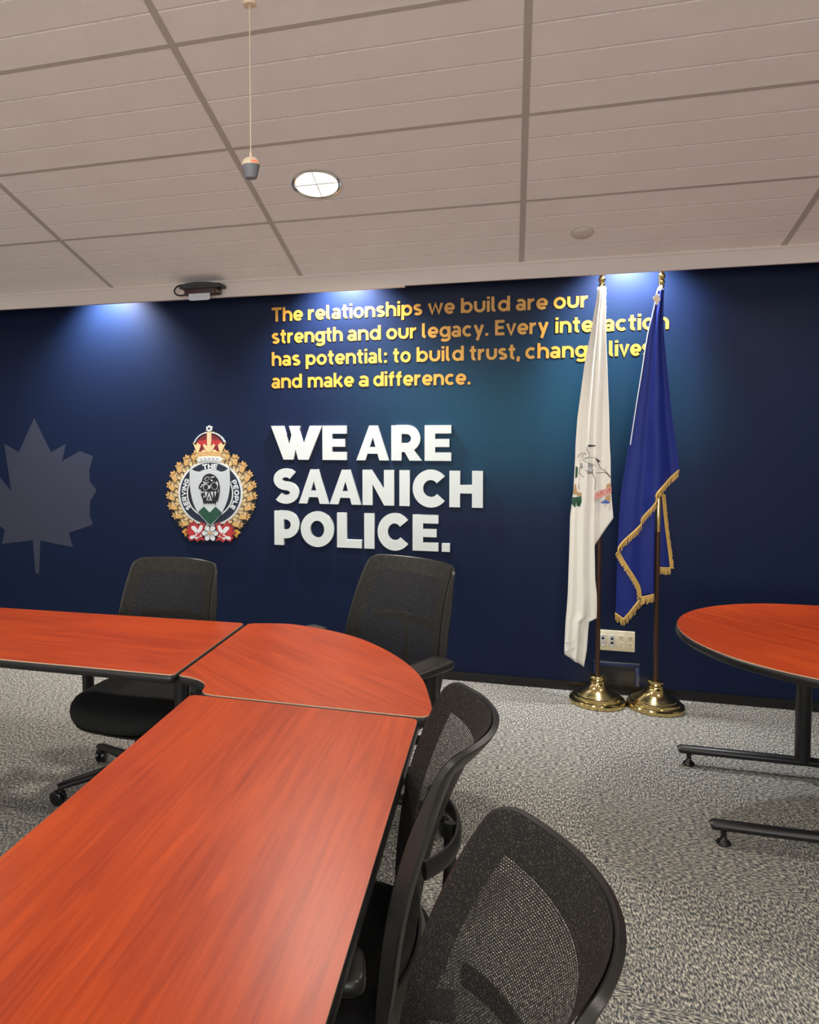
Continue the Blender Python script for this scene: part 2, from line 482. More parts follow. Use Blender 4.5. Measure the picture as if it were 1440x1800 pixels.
# exposed T bars
bm = newbm()
def slope_box(x0, x1, s0, s1, d0=-.002, d1=.003):
    c, s = math.cos(SL), math.sin(SL); n = Vector((0, -s * 1.0, -c))
    P = []
    for x in (x0, x1):
        for ss in (s0, s1):
            b = Vector((x, Y0 - ss * c, Z0 + ss * s))
            nn = Vector((0, -s, -c)); nn = Vector((0, -math.sin(SL), -math.cos(SL)))
            for d in (d0, d1): P.append(bm.verts.new(b + nn * d))
    a = P
    for f in ((0, 1, 3, 2), (4, 6, 7, 5), (0, 4, 5, 1), (2, 3, 7, 6), (1, 5, 7, 3), (0, 2, 6, 4)): bm.faces.new([a[i] for i in f])
i = -2
while XG + 1.2192 * i < XR:
    x = XG + 1.2192 * i
    if x > XL + .05: slope_box(x - .0125, x + .0125, 0, LS)
    i += 1
s = FIRST
while s < LS:
    slope_box(XL, XR, s - .0085, s + .0085, -.002, .0024); s += .6096
tag(finish('ceiling_grid', bm, M['tbar'], ceiling, sm=False), label='grey metal grid bars between the tiles')

# soffit board with a light slot behind it
bm = newbm(); add_box(bm, XL, XR, Y0, Y0 + .022, 2.317, Z0 + .16)
add_box(bm, XL, XR, Y0 - .006, Y0, Z0 - .012, Z0 + .002)
add_box(bm, XL, -.58, Y0 - .002, Y0 + .03, 2.309, 2.3175)
tag(finish('trim_1', bm, M['soffit'], sm=False), kind='structure', label='pale soffit board along the top of the mural wall')
bm = newbm(); add_box(bm, XL, XR, -.008, 0, 0, .052); add_box(bm, XL, XR, -.012, -.0005, .052, .0555)
tag(finish('baseboard_back', bm, M['baseboard'], sm=False), kind='structure', label='glossy black vinyl base along the mural wall')

# faint maple leaf printed on the mural
leaf = [(0, 1), (.10, .72), (.30, .82), (.24, .40), (.46, .62), (.52, .48), (.78, .52), (.70, .30), (.84, .20), (.42, -.14), (.48, -.30), (.06, -.26), (.04, -.62)]
def leaf_poly(cx, cz, s, rot=0, sx=1):
    P = leaf + [(-x, y) for x, y in leaf[::-1] if x != 0]
    c, d = math.cos(rot), math.sin(rot)
    return [(cx + s * sx * (x * c - y * d), cz + s * (x * d + y * c)) for x, y in P]
bm = newbm()
add_prism(bm, [(-2.757, 1.335), (-2.79, 1.241), (-2.787, 1.16), (-2.735, 1.10), (-2.788, 1.02), (-2.792, .92), (-2.768, .867), (-2.80, .852), (-2.96, .80), (-2.93, .70), (-3.19, .735), (-3.205, .50), (-3.235, .50),
               (-3.25, .735), (-3.51, .70), (-3.48, .80), (-3.76, .98), (-3.70, 1.02), (-3.75, 1.20), (-3.60, 1.17), (-3.57, 1.24), (-3.42, 1.08), (-3.47, 1.42), (-3.35, 1.36), (-3.22, 1.60), (-3.09, 1.36), (-2.97, 1.42), (-3.0, 1.30), (-2.86, 1.37)], -.0012, 0)
tag(finish('mural_leaf', bm, M['leaf_print'], wall, sm=False), label='faint grey printed maple leaf')

# ------------------------------------------------------------------ raised white letters
def letter(ch, w, h):
    """list of (kind, data) solids filling the box 0..w, 0..h"""
    t = .062; b = .050; S = []
    rect = lambda x0, x1, z0, z1: [(x0, z0), (x1, z0), (x1, z1), (x0, z1)]
    bar = lambda tx0, tx1, bx0, bx1, z0=0, z1=h: [(bx0, z0), (bx1, z0), (tx1, z1), (tx0, z1)]
    if ch == 'E': S.append([(0, 0), (w, 0), (w, b), (t, b), (t, h / 2 - b * .48), (w * .93, h / 2 - b * .48), (w * .93, h / 2 + b * .48), (t, h / 2 + b * .48), (t, h - b), (w, h - b), (w, h), (0, h)])
    elif ch == 'I': S.append(rect(0, w, 0, h))
    elif ch == '.': S.append(rect(0, w, 0, w * 1.02))
    elif ch == 'L': S.append([(0, 0), (w, 0), (w, b), (t, b), (t, h), (0, h)])
    elif ch == 'H': S.append([(0, 0), (t, 0), (t, h / 2 - b / 2), (w - t, h / 2 - b / 2), (w - t, 0), (w, 0), (w, h), (w - t, h), (w - t, h / 2 + b / 2), (t, h / 2 + b / 2), (t, h), (0, h)])
    elif ch == 'N': S.append([(0, 0), (t, 0), (t, h * .60), (w - t * .98, 0), (w, 0), (w, h), (w - t, h), (w - t, h * .44), (t * .92, h), (0, h)])
    elif ch == 'A':
        S += [bar(.40 * w, .63 * w, 0, .28 * w), bar(.41 * w, .66 * w, .71 * w, w), rect(.22 * w, .80 * w, .19 * h, .19 * h + b * .82)]
    elif ch == 'W':
        S += [bar(0, .245 * w, .245 * w, .44 * w), bar(.445 * w, .575 * w, .29 * w, .44 * w), bar(.355 * w, .53 * w, .535 * w, .72 * w), bar(.76 * w, w, .535 * w, .735 * w)]
    elif ch in 'PR':
        S.append(rect(0, t, 0, h))
        zb = h * .33 if ch == 'P' else h * .37       # bottom centre line of the bowl
        zt = h - b / 2; rz = (zt - zb) / 2; xr = w - t * .5 if ch == 'P' else w * .97 - t * .5
        S.append(('rib', [(t * .5, zt)] + arc(xr - rz * 1.02, (zt + zb) / 2, rz * 1.02, rz, 90, -90, 12) + [(t * .5, zb)], b * 1.1))
        if ch == 'R': S.append([(w * .60, 0), (w, 0), (w * .66, h * .40), (w * .34, h * .40)])
    elif ch == 'O':
        S.append(('ring', [(w / 2 + w / 2 * math.cos(a), h / 2 + h * .515 * math.sin(a)) for a in [2 * PI * k / 48 for k in range(48)]],
                  [(w / 2 + (w / 2 - t) * math.cos(a), h / 2 + (h * .515 - t * .93) * math.sin(a)) for a in [2 * PI * k / 48 for k in range(48)]]))
    elif ch == 'C':
        rx = w * .535 - t / 2; S.append(('rib', arc(rx + t / 2, h / 2, rx, h * .515 - t * .46, 40, 320, 8), t))
    elif ch == 'S':
        q = .056; r1 = w * .47 - q / 2; z1 = h * .515
        ru = (h * 1.015 - z1 - q / 2) / 2 * 1.02; rl = (z1 + h * .015 - q / 2) / 2 * 1.0
        c1 = (w * .5, h * 1.015 - q / 2 - ru); c2 = (w * .49, c1[1] - ru - rl)
        up = arc(c1[0], c1[1], r1 * .95, ru, 35, 255, 12); lo = arc(c2[0], c2[1], r1 * 1.02, rl, 75, -145, 12)
        S.append(('rib', up + lo, q))
    return S
def solid_letter(ch, x0, x1, z0, z1, y0, y1):
    bm = newbm()
    for k, s in enumerate(letter(ch, x1 - x0, z1 - z0)):
        yy = y0 + k * .0003
        if isinstance(s, tuple) and s[0] == 'rib':
            L, R = ribbon(s[1], s[2]); add_ring_prism(bm, L, R, yy, y1, closed=False)
        elif isinstance(s, tuple): add_ring_prism(bm, s[1], s[2], yy, y1)
        else: add_prism(bm, s, yy, y1)
    bmesh.ops.translate(bm, verts=bm.verts[:], vec=(x0, 0, z0))
    return bm
LET = [['W', -1.467, -1.134, 1.324, 1.537], ['E', -1.132, -0.978, 1.324, 1.537], ['A', -0.918, -0.718, 1.324, 1.537], ['R', -0.703, -0.52, 1.324, 1.537], ['E', -0.503, -0.347, 1.324, 1.537], ['S', -1.46, -1.282, 1.049, 1.265], ['A', -1.287, -1.095, 1.049, 1.265], ['A', -1.088, -0.891, 1.049, 1.265], ['N', -0.88, -0.686, 1.049, 1.265], ['I', -0.654, -0.592, 1.049, 1.265], ['C', -0.574, -0.373, 1.049, 1.265], ['H', -0.357, -0.164, 1.049, 1.265], ['P', -1.449, -1.282, 0.78, 0.997], ['O', -1.275, -1.061, 0.78, 0.997], ['L', -1.041, -0.885, 0.78, 0.997], ['I', -0.87, -0.807, 0.78, 0.997], ['C', -0.787, -0.592, 0.78, 0.997], ['E', -0.574, -0.421, 0.78, 0.997], ['.', -0.401, -0.353, 0.78, 0.997]]
LLAB = ['raised white letter W that begins WE', 'raised white letter E that ends WE', 'raised white letter A that begins ARE', 'raised white letter R in the middle of ARE', 'raised white letter E that ends ARE',
        'raised white letter S that begins SAANICH', 'first of the two raised white letters A in SAANICH', 'second raised white letter A in SAANICH, just before the N', 'raised white letter N between A and I in SAANICH', 'raised white letter I between N and C in SAANICH', 'raised white letter C just before the H of SAANICH', 'raised white letter H that ends SAANICH',
        'raised white letter P that begins POLICE', 'raised white round letter O in POLICE', 'raised white letter L in POLICE', 'raised white letter I between L and C in POLICE', 'raised white letter C in POLICE', 'raised white letter E that ends POLICE', 'small square white full stop after POLICE']
for (ch, x0, x1, z0, z1), lab in zip(LET, LLAB):
    o = finish('wall_letter' if ch != '.' else 'full_stop', solid_letter(ch, x0, x1, z0, z1, -.028, -.0005), M['white_letter'], sm=True, ang=25)
    mw = o.location
    tag(o, lab, 'letter', 'raised white letters on the mural wall')

# ------------------------------------------------------------------ stroke alphabet for the gold quotation
def G(ch):
    """(advance width, list of centre-line strokes); cap height .71, x height .53, stroke .125"""
    h = .062; X = .53
    A = arc
    if ch == 'T': return .56, [[(.28, 0), (.28, .65)], [(.0, .65), (.56, .65)]]
    if ch == 'E': return .47, [[(.062, 0), (.062, .71)], [(.06, .062), (.46, .062)], [(.06, .36), (.42, .36)], [(.06, .65), (.46, .65)]]
    if ch == 'a': return .46, [A(.21, .34, .17, .135, 145, 0) + [(.38, 0)], A(.2, .155, .15, .105, 0, 360)]
    if ch == 'b': return .54, [[(h, 0), (h, .71)], A(.28, .26, .2, .205, 0, 360)]
    if ch == 'c': return .48, [A(.26, .26, .2, .205, 48, 312)]
    if ch == 'd': return .54, [[(.54 - h, 0), (.54 - h, .71)], A(.26, .26, .2, .205, 0, 360)]
    if ch == 'e': return .52, [A(.26, .26, .2, .205, 0, 315), [(.06, .245), (.50, .245)]]
    if ch == 'f': return .32, [A(.27, .545, .13, .105, 85, 180) + [(.14, 0)], [(0, .465), (.31, .465)]]
    if ch == 'g': return .54, [A(.26, .265, .2, .2, 0, 360), [(.478, .53), (.478, .0)] + A(.27, -.03, .208, .115, 0, -150)]
    if ch == 'h': return .52, [[(h, 0), (h, .71)], A(.26, .28, .198, .19, 180, 0) + [(.458, 0)]]
    if ch == 'i': return .13, [[(h, 0), (h, X)], [(h, .605), (h, .72)]]
    if ch == 'k': return .5, [[(h, 0), (h, .71)], [(.43, .53), (.11, .2)], [(.2, .3), (.45, 0)]]
    if ch == 'l': return .23, [[(h, .71), (h, .16)] + A(.17, .15, .108, .09, 180, 275)]
    if ch == 'm': return .82, [[(h, 0), (h, X)], A(.235, .29, .173, .18, 180, 0) + [(.408, 0)], A(.581, .29, .173, .18, 180, 0) + [(.754, 0)]]
    if ch == 'n': return .52, [[(h, 0), (h, X)], A(.26, .28, .198, .19, 180, 0) + [(.458, 0)]]
    if ch == 'o': return .54, [A(.27, .26, .208, .208, 0, 360)]
    if ch == 'p': return .54, [[(h, -.2), (h, X)], A(.28, .26, .2, .205, 0, 360)]
    if ch == 'r': return .34, [[(h, 0), (h, X)], A(.30, .27, .238, .2, 180, 88)]
    if ch == 's': return .43, [A(.215, .38, .145, .095, 32, 262) + A(.215, .15, .155, .1, 82, -150)]
    if ch == 't': return .34, [[(.15, .68), (.15, .15)] + A(.255, .145, .105, .09, 180, 285), [(0, .465), (.32, .465)]]
    if ch == 'u': return .52, [[(h, X), (h, .25)] + A(.26, .25, .198, .19, 180, 360) + [(.458, X)]]
    if ch == 'v': return .5, [[(.06, X), (.25, .03), (.44, X)]]
    if ch == 'w': return .78, [[(.06, X), (.22, .05), (.39, .50), (.56, .05), (.72, X)]]
    if ch == 'y': return .5, [[(.06, X), (.26, .06)], [(.44, X), (.17, -.2)]]
    if ch == '.': return .14, [[(.07, 0), (.07, .125)]]
    if ch == ',': return .14, [[(.075, .12), (.04, -.11)]]
    if ch == ':': return .14, [[(.07, 0), (.07, .125)], [(.07, .37), (.07, .495)]]
    # heavy capitals for small signs
    if ch == 'S': return .5, [A(.25, .505, .18, .14, 35, 262) + A(.25, .205, .19, .145, 82, -150)]
    if ch == 'R': return .54, [[(h, 0), (h, .71)], [(h, .65)] + A(.28, .47, .19, .18, 90, -90) + [(h, .29)], [(.27, .29), (.48, 0)]]
    if ch == 'V': return .58, [[(.06, .71), (.29, .05), (.52, .71)]]
    if ch == 'I': return .13, [[(h, 0), (h, .71)]]
    if ch == 'N': return .58, [[(h, 0), (h, .71)], [(h, .66), (.518, .05)], [(.518, 0), (.518, .71)]]
    if ch == 'G': return .62, [A(.33, .355, .26, .29, 45, 350), [(.33, .32), (.62, .32)]]
    if ch == 'H': return .56, [[(h, 0), (h, .71)], [(.498, 0), (.498, .71)], [(h, .36), (.498, .36)]]
    if ch == 'P': return .52, [[(h, 0), (h, .71)], [(h, .65)] + A(.28, .46, .18, .19, 90, -90) + [(h, .27)]]
    if ch == 'O': return .66, [A(.33, .355, .265, .29, 0, 360)]
    if ch == 'L': return .44, [[(h, .71), (h, .062), (.44, .062)]]
    if ch == 'U': return .56, [[(h, .71), (h, .26)] + A(.28, .26, .218, .2, 180, 360) + [(.498, .71)]]
    return .3, []
def word_strokes(word, gap=.075):
    out = []; x = 0
    for ch in word:
        a, st = G(ch)
        out += [[(x + px, pz) for px, pz in s] for s in st]
        x += a + gap
    return x - gap, out
def stroke_solid(bm, pts, w, y0, y1):
    L, R = ribbon(pts, w)
    closed = (Vector(pts[0]) - Vector(pts[-1])).length < 1e-5 and len(pts) > 4
    if closed:
        L, R = ribbon([pts[-2]] + pts[:-1] + [pts[0]], w); L = L[1:-1]; R = R[1:-1]
    add_ring_prism(bm, L, R, y0, y1, closed=closed)
QUO = [(2.196, [('The', -1.464, -1.261), ('relationships', -1.226, -0.522), ('we', -0.487, -0.331), ('build', -0.295, -0.018), ('are', 0.017, 0.189), ('our', 0.221, 0.405)]), (2.058, [('strength', -1.464, -1.008), ('and', -0.974, -0.771), ('our', -0.735, -0.553), ('legacy.', -0.521, -0.139), ('Every', -0.099, 0.193), ('interaction', 0.232, 0.818)]), (1.917, [('has', -1.465, -1.28), ('potential:', -1.242, -0.733), ('to', -0.695, -0.59), ('build', -0.553, -0.278), ('trust,', -0.243, 0.039), ('change', 0.07, 0.473), ('lives,', 0.518, 0.753)]), (1.776, [('and', -1.466, -1.27), ('make', -1.229, -0.937), ('a', -0.905, -0.843), ('difference.', -0.815, -0.239)])]
quote = empty('wall_quote', (0, 0, 2.0))
tag(quote, 'gold four line quotation about relationships across the top of the mural wall', 'wall lettering')
EM = .123
for zb, ws in QUO:
    bm = newbm(); be = newbm(); n = 0
    for w, x0, x1 in ws:
        W, st = word_strokes(w)
        sx = (x1 - x0) / W
        for s in st:
            n += 1
            stroke_solid(bm, [(x0 + sx * px, zb - 2.0 + EM * pz) for px, pz in s], .0155, -.0034 - (n % 5) * .00018, -.0004)
            stroke_solid(be, [(x0 + sx * px, zb - 2.0 + EM * pz) for px, pz in s], .0185, -.0022 - (n % 5) * .00015, -.0004)
    t = finish('text_line', bm, M['gold_letter'], quote, sm=False)
    finish('letter_edge', be, M['gold_edge'], t, sm=False)

# ------------------------------------------------------------------ crest on the wall
def EP(cx, cy):
    """drawing units of the crest -> metres on the wall, about the crest's own centre"""
    dx = 270 + cx / 7.2 - 371.12; dy = 730 + cy / 7.2 - 850.38
    det = 251.65 * -268.23 - (-2.94) * 4.58
    a = (dx * -268.23 - (-2.94) * dy) / det; b = (251.65 * dy - 4.58 * dx) / det
    return (a, b)
crest = empty('wall_crest', (-1.89, 0, 1.16))
tag(crest, 'crest sign with crown, gold wreath and white shield on the mural wall', 'crest')
def ep(P): return [EP(x, y) for x, y in P]
def epart(name, polys, mat, y0, parent=crest, y1=-.004, rib=None, label=None):
    bm = newbm()
    for k, P in enumerate(polys): add_prism(bm, ep(P), y0 - (k % 4) * .0002, y1)
    for k, (P, w) in enumerate(rib or []):
        stroke_solid(bm, ep(P), w / 7.2 / 258, y0 - (k % 4) * .0002, y1)
    o = finish(name, bm, mat, parent, sm=False)
    if label: o['label'] = label
    return o
def ell(cx, cy, rx, ry, n=40, rot=0, a0=0, a1=360):
    c, s = math.cos(math.radians(rot)), math.sin(math.radians(rot)); out = []
    m = n if a1 - a0 >= 360 else n + 1
    for k in range(m):
        a = math.radians(a0 + (a1 - a0) * k / n); x, y = rx * math.cos(a), ry * math.sin(a)
        out.append((cx + x * c - y * s, cy + x * s + y * c))
    return out
CX, CY = 732, 985
back = [(540, 1500), (430, 1520), (380, 1470), (280, 1400), (210, 1290), (170, 1180), (150, 1050), (165, 930), (200, 800), (270, 670), (370, 560), (470, 480), (560, 490), (545, 430), (505, 345), (540, 290), (620, 220), (680, 190), (690, 150), (720, 125), (750, 150), (765, 190), (850, 240), (910, 310), (925, 350), (890, 440), (890, 480),
        (960, 480), (1070, 545), (1170, 630), (1240, 730), (1300, 870), (1325, 1000), (1320, 1110), (1290, 1240), (1220, 1350), (1130, 1460), (1060, 1520), (1000, 1590), (900, 1600), (735, 1590), (560, 1600), (470, 1590)]
epart('backing_plate', [[(CX + (x - CX) * .965, CY + (y - CY) * (.965 if y > 480 else 1)) for x, y in back]], E_BLK, -.012, y1=-.0005)
# wreath: overlapping fluted sheaves, three rings a side
def kern(r, a, lean, ln, wd_):
    """one sheaf: root at radius r and angle a (deg, 0 right, 90 up), axis leaning to the top"""
    rt = (CX + r * math.cos(math.radians(a)), CY - r * math.sin(math.radians(a)))
    d = math.radians(a + lean); ux, uy = math.cos(d), -math.sin(d); vx, vy = -uy, ux
    def q(s, t): return (rt[0] + ux * s + vx * t, rt[1] + uy * s + vy * t)
    return q
for side in (0, 1):
    wl = []; wd = []; wt = []; sd = -1 if side == 0 else 1
    for k in range(10):
        a = 113 + k * 14.6 if side == 0 else 67 - k * 14.6
        lean = 34 * sd
        if k == 0: lean *= .2
        q = kern(408, a + 4 * sd, lean, 0, 0)          # inner pale chevrons
        wl.append([q(-46, -50), q(-8, 0), q(-46, 50), q(64, 50), q(80, 24), q(74, 0), q(80, -24), q(64, -50)])
        q = kern(468, a, lean, 0, 0)
        wl.append([q(-48, -56), q(-14, 0), q(-48, 56), q(64, 56), q(78, 26), q(68, 0), q(78, -26), q(64, -56)])
        wd.append([q(-10, 0), q(-40, 56 * sd), q(64, 56 * sd), q(78, 26 * sd), q(68, 0)])
        q = kern(530, a + 3 * sd, lean, 0, 0)
        wt.append([q(-20, -46), q(-20, 46), q(22, 56), q(20, 30), q(52, 26), q(34, 4), q(58, -20), q(22, -28), q(22, -56)])
    tail = [(360, 1480), (400, 1440), (440, 1440), (480, 1500), (430, 1520), (405, 1545), (395, 1505)]
    if side: tail = [(1470 - x, y) for x, y in tail]
    wr = epart('wreath', wt, E_GLD, -.0135)
    epart('wreath_sheaves', wl, E_GLL, -.016, wr, label='pale gold inner sheaves')
    epart('wreath_dark_halves', wd, E_GLD, -.0178, wr)  # darker gold half of each two-tone sheaf
    epart('wreath_outline', [], E_BLK, -.0182, wr, rib=[(P + [P[0]], 5) for P in wl])
    epart('wreath_tail', [tail], E_GLD2, -.017, wr)
# ring
epart('ring', [ell(730, 985, 408, 412, 72)], E_WHT, -.020)
epart('ring_band', [ell(730, 985, 384, 388, 72)], E_NVY, -.0215)
epart('ring_inner_line', [], E_WHT, -.0225, rib=[(ell(728, 985, 288, 300, 60) + [ell(728, 985, 288, 300, 60)[0]], 16)])
epart('ring_black_line', [], E_BLK, -.0222, rib=[(ell(728, 985, 272, 284, 60) + [ell(728, 985, 272, 284, 60)[0]], 14)])  # black line just inside the white inner ring
# ring lettering
def ring_text(txt, a_mid, r, size, span, flip=False):
    W, _ = word_strokes(txt, .10); out = []
    x = 0
    for ch in txt:
        adv, st = G(ch)
        for s in st:
            o = []
            for px, pz in s:
                u = (x + px) / W - .5
                ang = math.radians(a_mid - u * span)
                rr = r + (pz - .355) * size
                o.append((730 + rr * math.cos(ang), 985 - rr * math.sin(ang) * 1.0))
            out.append((o, size * .19))
        x += adv + .10
    return out
epart('ring_lettering', [], E_WHT, -.0235, rib=ring_text('SERVING', 182, 336, 78, 70) + ring_text('PEOPLE', -3, 336, 78, 64) + ring_text('THE', 90, 342, 92, 30.5))
# shield
shield = [(480, 668)] + crom([(480, 668), (540, 706), (605, 716), (665, 708), (728, 676), (790, 708), (850, 718), (915, 708), (972, 662)], 4)[1:] + crom([(972, 662), (978, 860), (962, 1010), (925, 1130), (880, 1222), (815, 1310), (735, 1390)], 4)[1:] + crom([(735, 1390), (650, 1305), (575, 1215), (520, 1095), (490, 960), (478, 820), (480, 668)], 4)[1:-1]
def grow(P, k):
    return [(735 + (x - 735) * k, 1000 + (y - 1000) * k) for x, y in P]
epart('shield_border', [grow(shield, 1.035)], E_BLK, -.0245)
epart('shield_edge', [grow(shield, 1.022)], E_WHT, -.0255)
shp = epart('shield', [shield], E_SIL, -.027)
epart('mountain', [[(582, 1222), (655, 1150), (730, 1226), (806, 1150), (886, 1226), (815, 1312), (736, 1384), (655, 1306)]], E_GRN, -.0282, shp, label='dark green mountain at the shield foot')
bird = crom([(640, 800), (650, 775), (680, 748), (722, 734), (770, 744), (812, 775), (842, 825), (857, 890), (858, 960), (850, 1020), (836, 1075), (824, 1100)], 4) + [(816, 1070), (806, 1135), (790, 1105), (776, 1122), (764, 1104), (748, 1122), (732, 1104), (716, 1122), (700, 1104), (684, 1122), (666, 1106), (652, 1128)] + \
       crom([(652, 1128), (640, 1060), (622, 1010), (616, 960), (612, 930), (598, 932), (590, 905), (602, 870), (625, 840), (640, 800)], 4)[:-1]
brd = epart('bird', [bird], E_BLK, -.0284, shp, label='black bird figure on the shield')
wf = [[(612, 905), (630, 875), (665, 855), (720, 838), (720, 848), (668, 868), (636, 892), (618, 918)], ell(698, 798, 34, 24, 20, -25), ell(682, 907, 33, 42, 20, 15), ell(792, 890, 40, 50, 20, -18),
      [(742, 775), (775, 768), (800, 775), (760, 790)], [(745, 800), (780, 830), (745, 828)], [(640, 832), (690, 838), (655, 850)], [(700, 870), (724, 890), (748, 866), (735, 925), (716, 925)],
      [(722, 962), (762, 1078), (740, 1068), (722, 1078), (705, 1068), (690, 1078)], [(666, 962), (705, 962), (682, 1045)], [(742, 962), (775, 962), (772, 1045)], [(648, 958), (640, 990), (662, 962)], [(790, 962), (800, 1030), (815, 955)], [(838, 925), (846, 950), (836, 985)], [(655, 1005), (650, 1040), (668, 1030)], [(618, 945), (640, 965), (626, 990)], [(820, 825), (838, 860), (836, 890), (812, 845)]]
epart('bird_white_marks', wf, E_SIL, -.0292, brd)  # white eyes, beak and flashes drawn on the bird
epart('bird_eyes', [ell(700, 799, 27, 17, 16, -25), ell(684, 906, 27, 36, 16, 15), ell(791, 889, 34, 44, 16, -18), [(722, 1010), (738, 1062), (708, 1062)]], E_BLK, -.0300, brd)
# crown
crw = epart('crown', [[(560, 460), (880, 460), (862, 540), (580, 540)], [(510, 345), (540, 380), (570, 345), (610, 380), (590, 440), (575, 465), (560, 465)], [(925, 345), (895, 380), (865, 345), (828, 380), (845, 440), (860, 465), (875, 465)],
                      [(716, 318), (742, 340), (738, 390), (775, 360), (795, 380), (762, 440), (716, 470), (672, 440), (638, 380), (655, 360), (694, 390), (690, 340)], [(690, 205), (745, 205), (745, 335), (690, 335)],
                      [(600, 470), (650, 430), (700, 470)], [(732, 470), (785, 430), (835, 470)]], E_GLL, -.0205, label='gold crown with red lining')
epart('crown_lining', [crom([(545, 350), (600, 280), (680, 240), (755, 240), (835, 285), (890, 350)], 5) + [(870, 460), (570, 460)]], E_RDD, -.0172, crw)
epart('crown_cap', [[(550, 355), (580, 315), (640, 318), (688, 300), (688, 360), (640, 378), (600, 378), (570, 350)], [(886, 355), (850, 315), (795, 318), (748, 300), (748, 360), (795, 378), (836, 378), (866, 350)]], E_RED, -.0184, crw)
epart('crown_arches', [], E_WHT, -.0196, crw, rib=[(crom([(522, 345), (560, 285), (615, 240), (690, 222)], 5), 9), (crom([(912, 345), (872, 285), (820, 240), (745, 222)], 5), 9)])
pearls = []
for P in (crom([(532, 335), (560, 290), (610, 245), (672, 218)], 3), crom([(908, 335), (880, 290), (825, 245), (765, 218)], 3)):
    pearls += [ell(x, y, 8.5, 9, 12) for x, y in P]
pearls += [ell(717, 225 + 22 * k, 7, 7, 10) for k in range(5)]
pearls += [ell(717 + 27 * math.cos(a), 168 + 27 * math.sin(a), 14, 14, 12) for a in [PI / 2 + k * PI / 3 for k in range(6)]]
epart('crown_pearls', pearls, E_WHT, -.0218, crw)
epart('crown_bands', [], E_GLD2, -.0214, crw, rib=[([(568, 478), (640, 470), (720, 468), (800, 470), (874, 478)], 10), ([(575, 500), (650, 496), (720, 492), (790, 496), (868, 500)], 8)])
epart('crown_fur', [[(575, 535), (640, 522), (720, 518), (800, 522), (872, 535), (884, 560), (868, 588), (800, 575), (720, 570), (640, 575), (580, 588), (566, 560)]], E_WHT, -.0222, crw, label='white fur band of the crown')
epart('crown_fur_marks', [ell(620 + 50 * k, 553 - 4 * (2 - abs(k - 2)), 11, 4, 8) for k in range(5)], E_BLK, -.0232, crw)
# two red maple leaves and the white flower
def mleaf(flip):
    P = [(520, 1330), (545, 1375), (590, 1395), (625, 1340), (640, 1375), (680, 1372), (655, 1420), (665, 1480), (640, 1540), (665, 1590), (610, 1570), (570, 1600), (545, 1570), (480, 1590), (440, 1540), (470, 1520), (420, 1480), (460, 1440), (430, 1420), (475, 1400), (480, 1360), (515, 1370)]
    I = [(510, 1400), (540, 1402), (580, 1450), (600, 1400), (625, 1380), (642, 1405), (630, 1450), (600, 1490), (632, 1530), (590, 1545), (555, 1575), (545, 1550), (490, 1570), (468, 1550), (490, 1525), (530, 1520), (560, 1500), (500, 1440), (490, 1415)]
    J = [(560, 1465), (590, 1500), (600, 1470), (612, 1500), (600, 1535), (565, 1540), (535, 1525), (575, 1515)]
    f = (lambda p: (1470 - p[0], p[1])) if flip else (lambda p: p)
    return [list(map(f, q)) for q in (P, I, J)]
for fl, side in ((0, 'left'), (1, 'right')):
    P, I, J = mleaf(fl)
    lf = epart('maple_leaf', [P], E_RED, -.0260, label='red maple leaf at the crest foot')
    epart('leaf_white_inner', [I], E_WHT, -.0268, lf); epart('leaf_fold', [J], E_RED, -.0276, lf)  # white inner shape of the leaf design, red piece on top
    epart('leaf_outline', [], E_RDD, -.0266, lf, rib=[(P + [P[0]], 8)])
flw = epart('dogwood_flower', [ell(735 + 62 * math.cos(a), 1487 + 62 * math.sin(a), 46, 36, 20, math.degrees(a)) for a in [PI / 2 + PI / 6 + k * PI / 3 for k in range(6)]], E_WHT, -.0285, label='white six petalled flower at the crest foot')
epart('flower_outline', [], E_BLK, -.0295, flw, rib=[(lambda e: (e + [e[0]], 4))(ell(735 + 62 * math.cos(a), 1487 + 62 * math.sin(a), 46, 36, 20, math.degrees(a))) for a in [PI / 2 + PI / 6 + k * PI / 3 for k in range(6)]])
epart('flower_centre', [ell(735, 1487, 20, 20, 16)], E_GLD, -.0305, flw)

# ------------------------------------------------------------------ wall services under the flags
op = empty('outlet_plate', (.573, 0, .309))
tag(op, 'ivory four gang data and power plate low on the mural wall behind the flagpoles', 'outlet')
bm = newbm(); add_box(bm, -.096, .096, -.012, 0, -.058, .058, .003)
for k in (-1, 0, 1): add_box(bm, k * .048 - .0006, k * .048 + .0006, -.0126, -.011, -.057, .057)
finish('plate', bm, M['ivory'], op)
for k in (0, 1):
    bm = newbm(); xc = -.072 + .048 * k; add_box(bm, xc - .0165, xc + .0165, -.0155, -.011, -.033, .033, .0015)
    d = finish('data_insert', bm, M['ivory2'], op)
    for zz in ((.012, -.012) if k else (.012,)):
        bm = newbm(); add_box(bm, xc - .007, xc + .007, -.0162, -.012, zz - .0065, zz + .0065); finish('data_port', bm, M['slot'], d, sm=False)
    bm = newbm()
    for zz in (.029, -.029): add_box(bm, xc - .008, xc + .008, -.0168, -.013, zz - .004, zz + .004, .001)
    finish('insert_clip', bm, M['white_letter'], d)
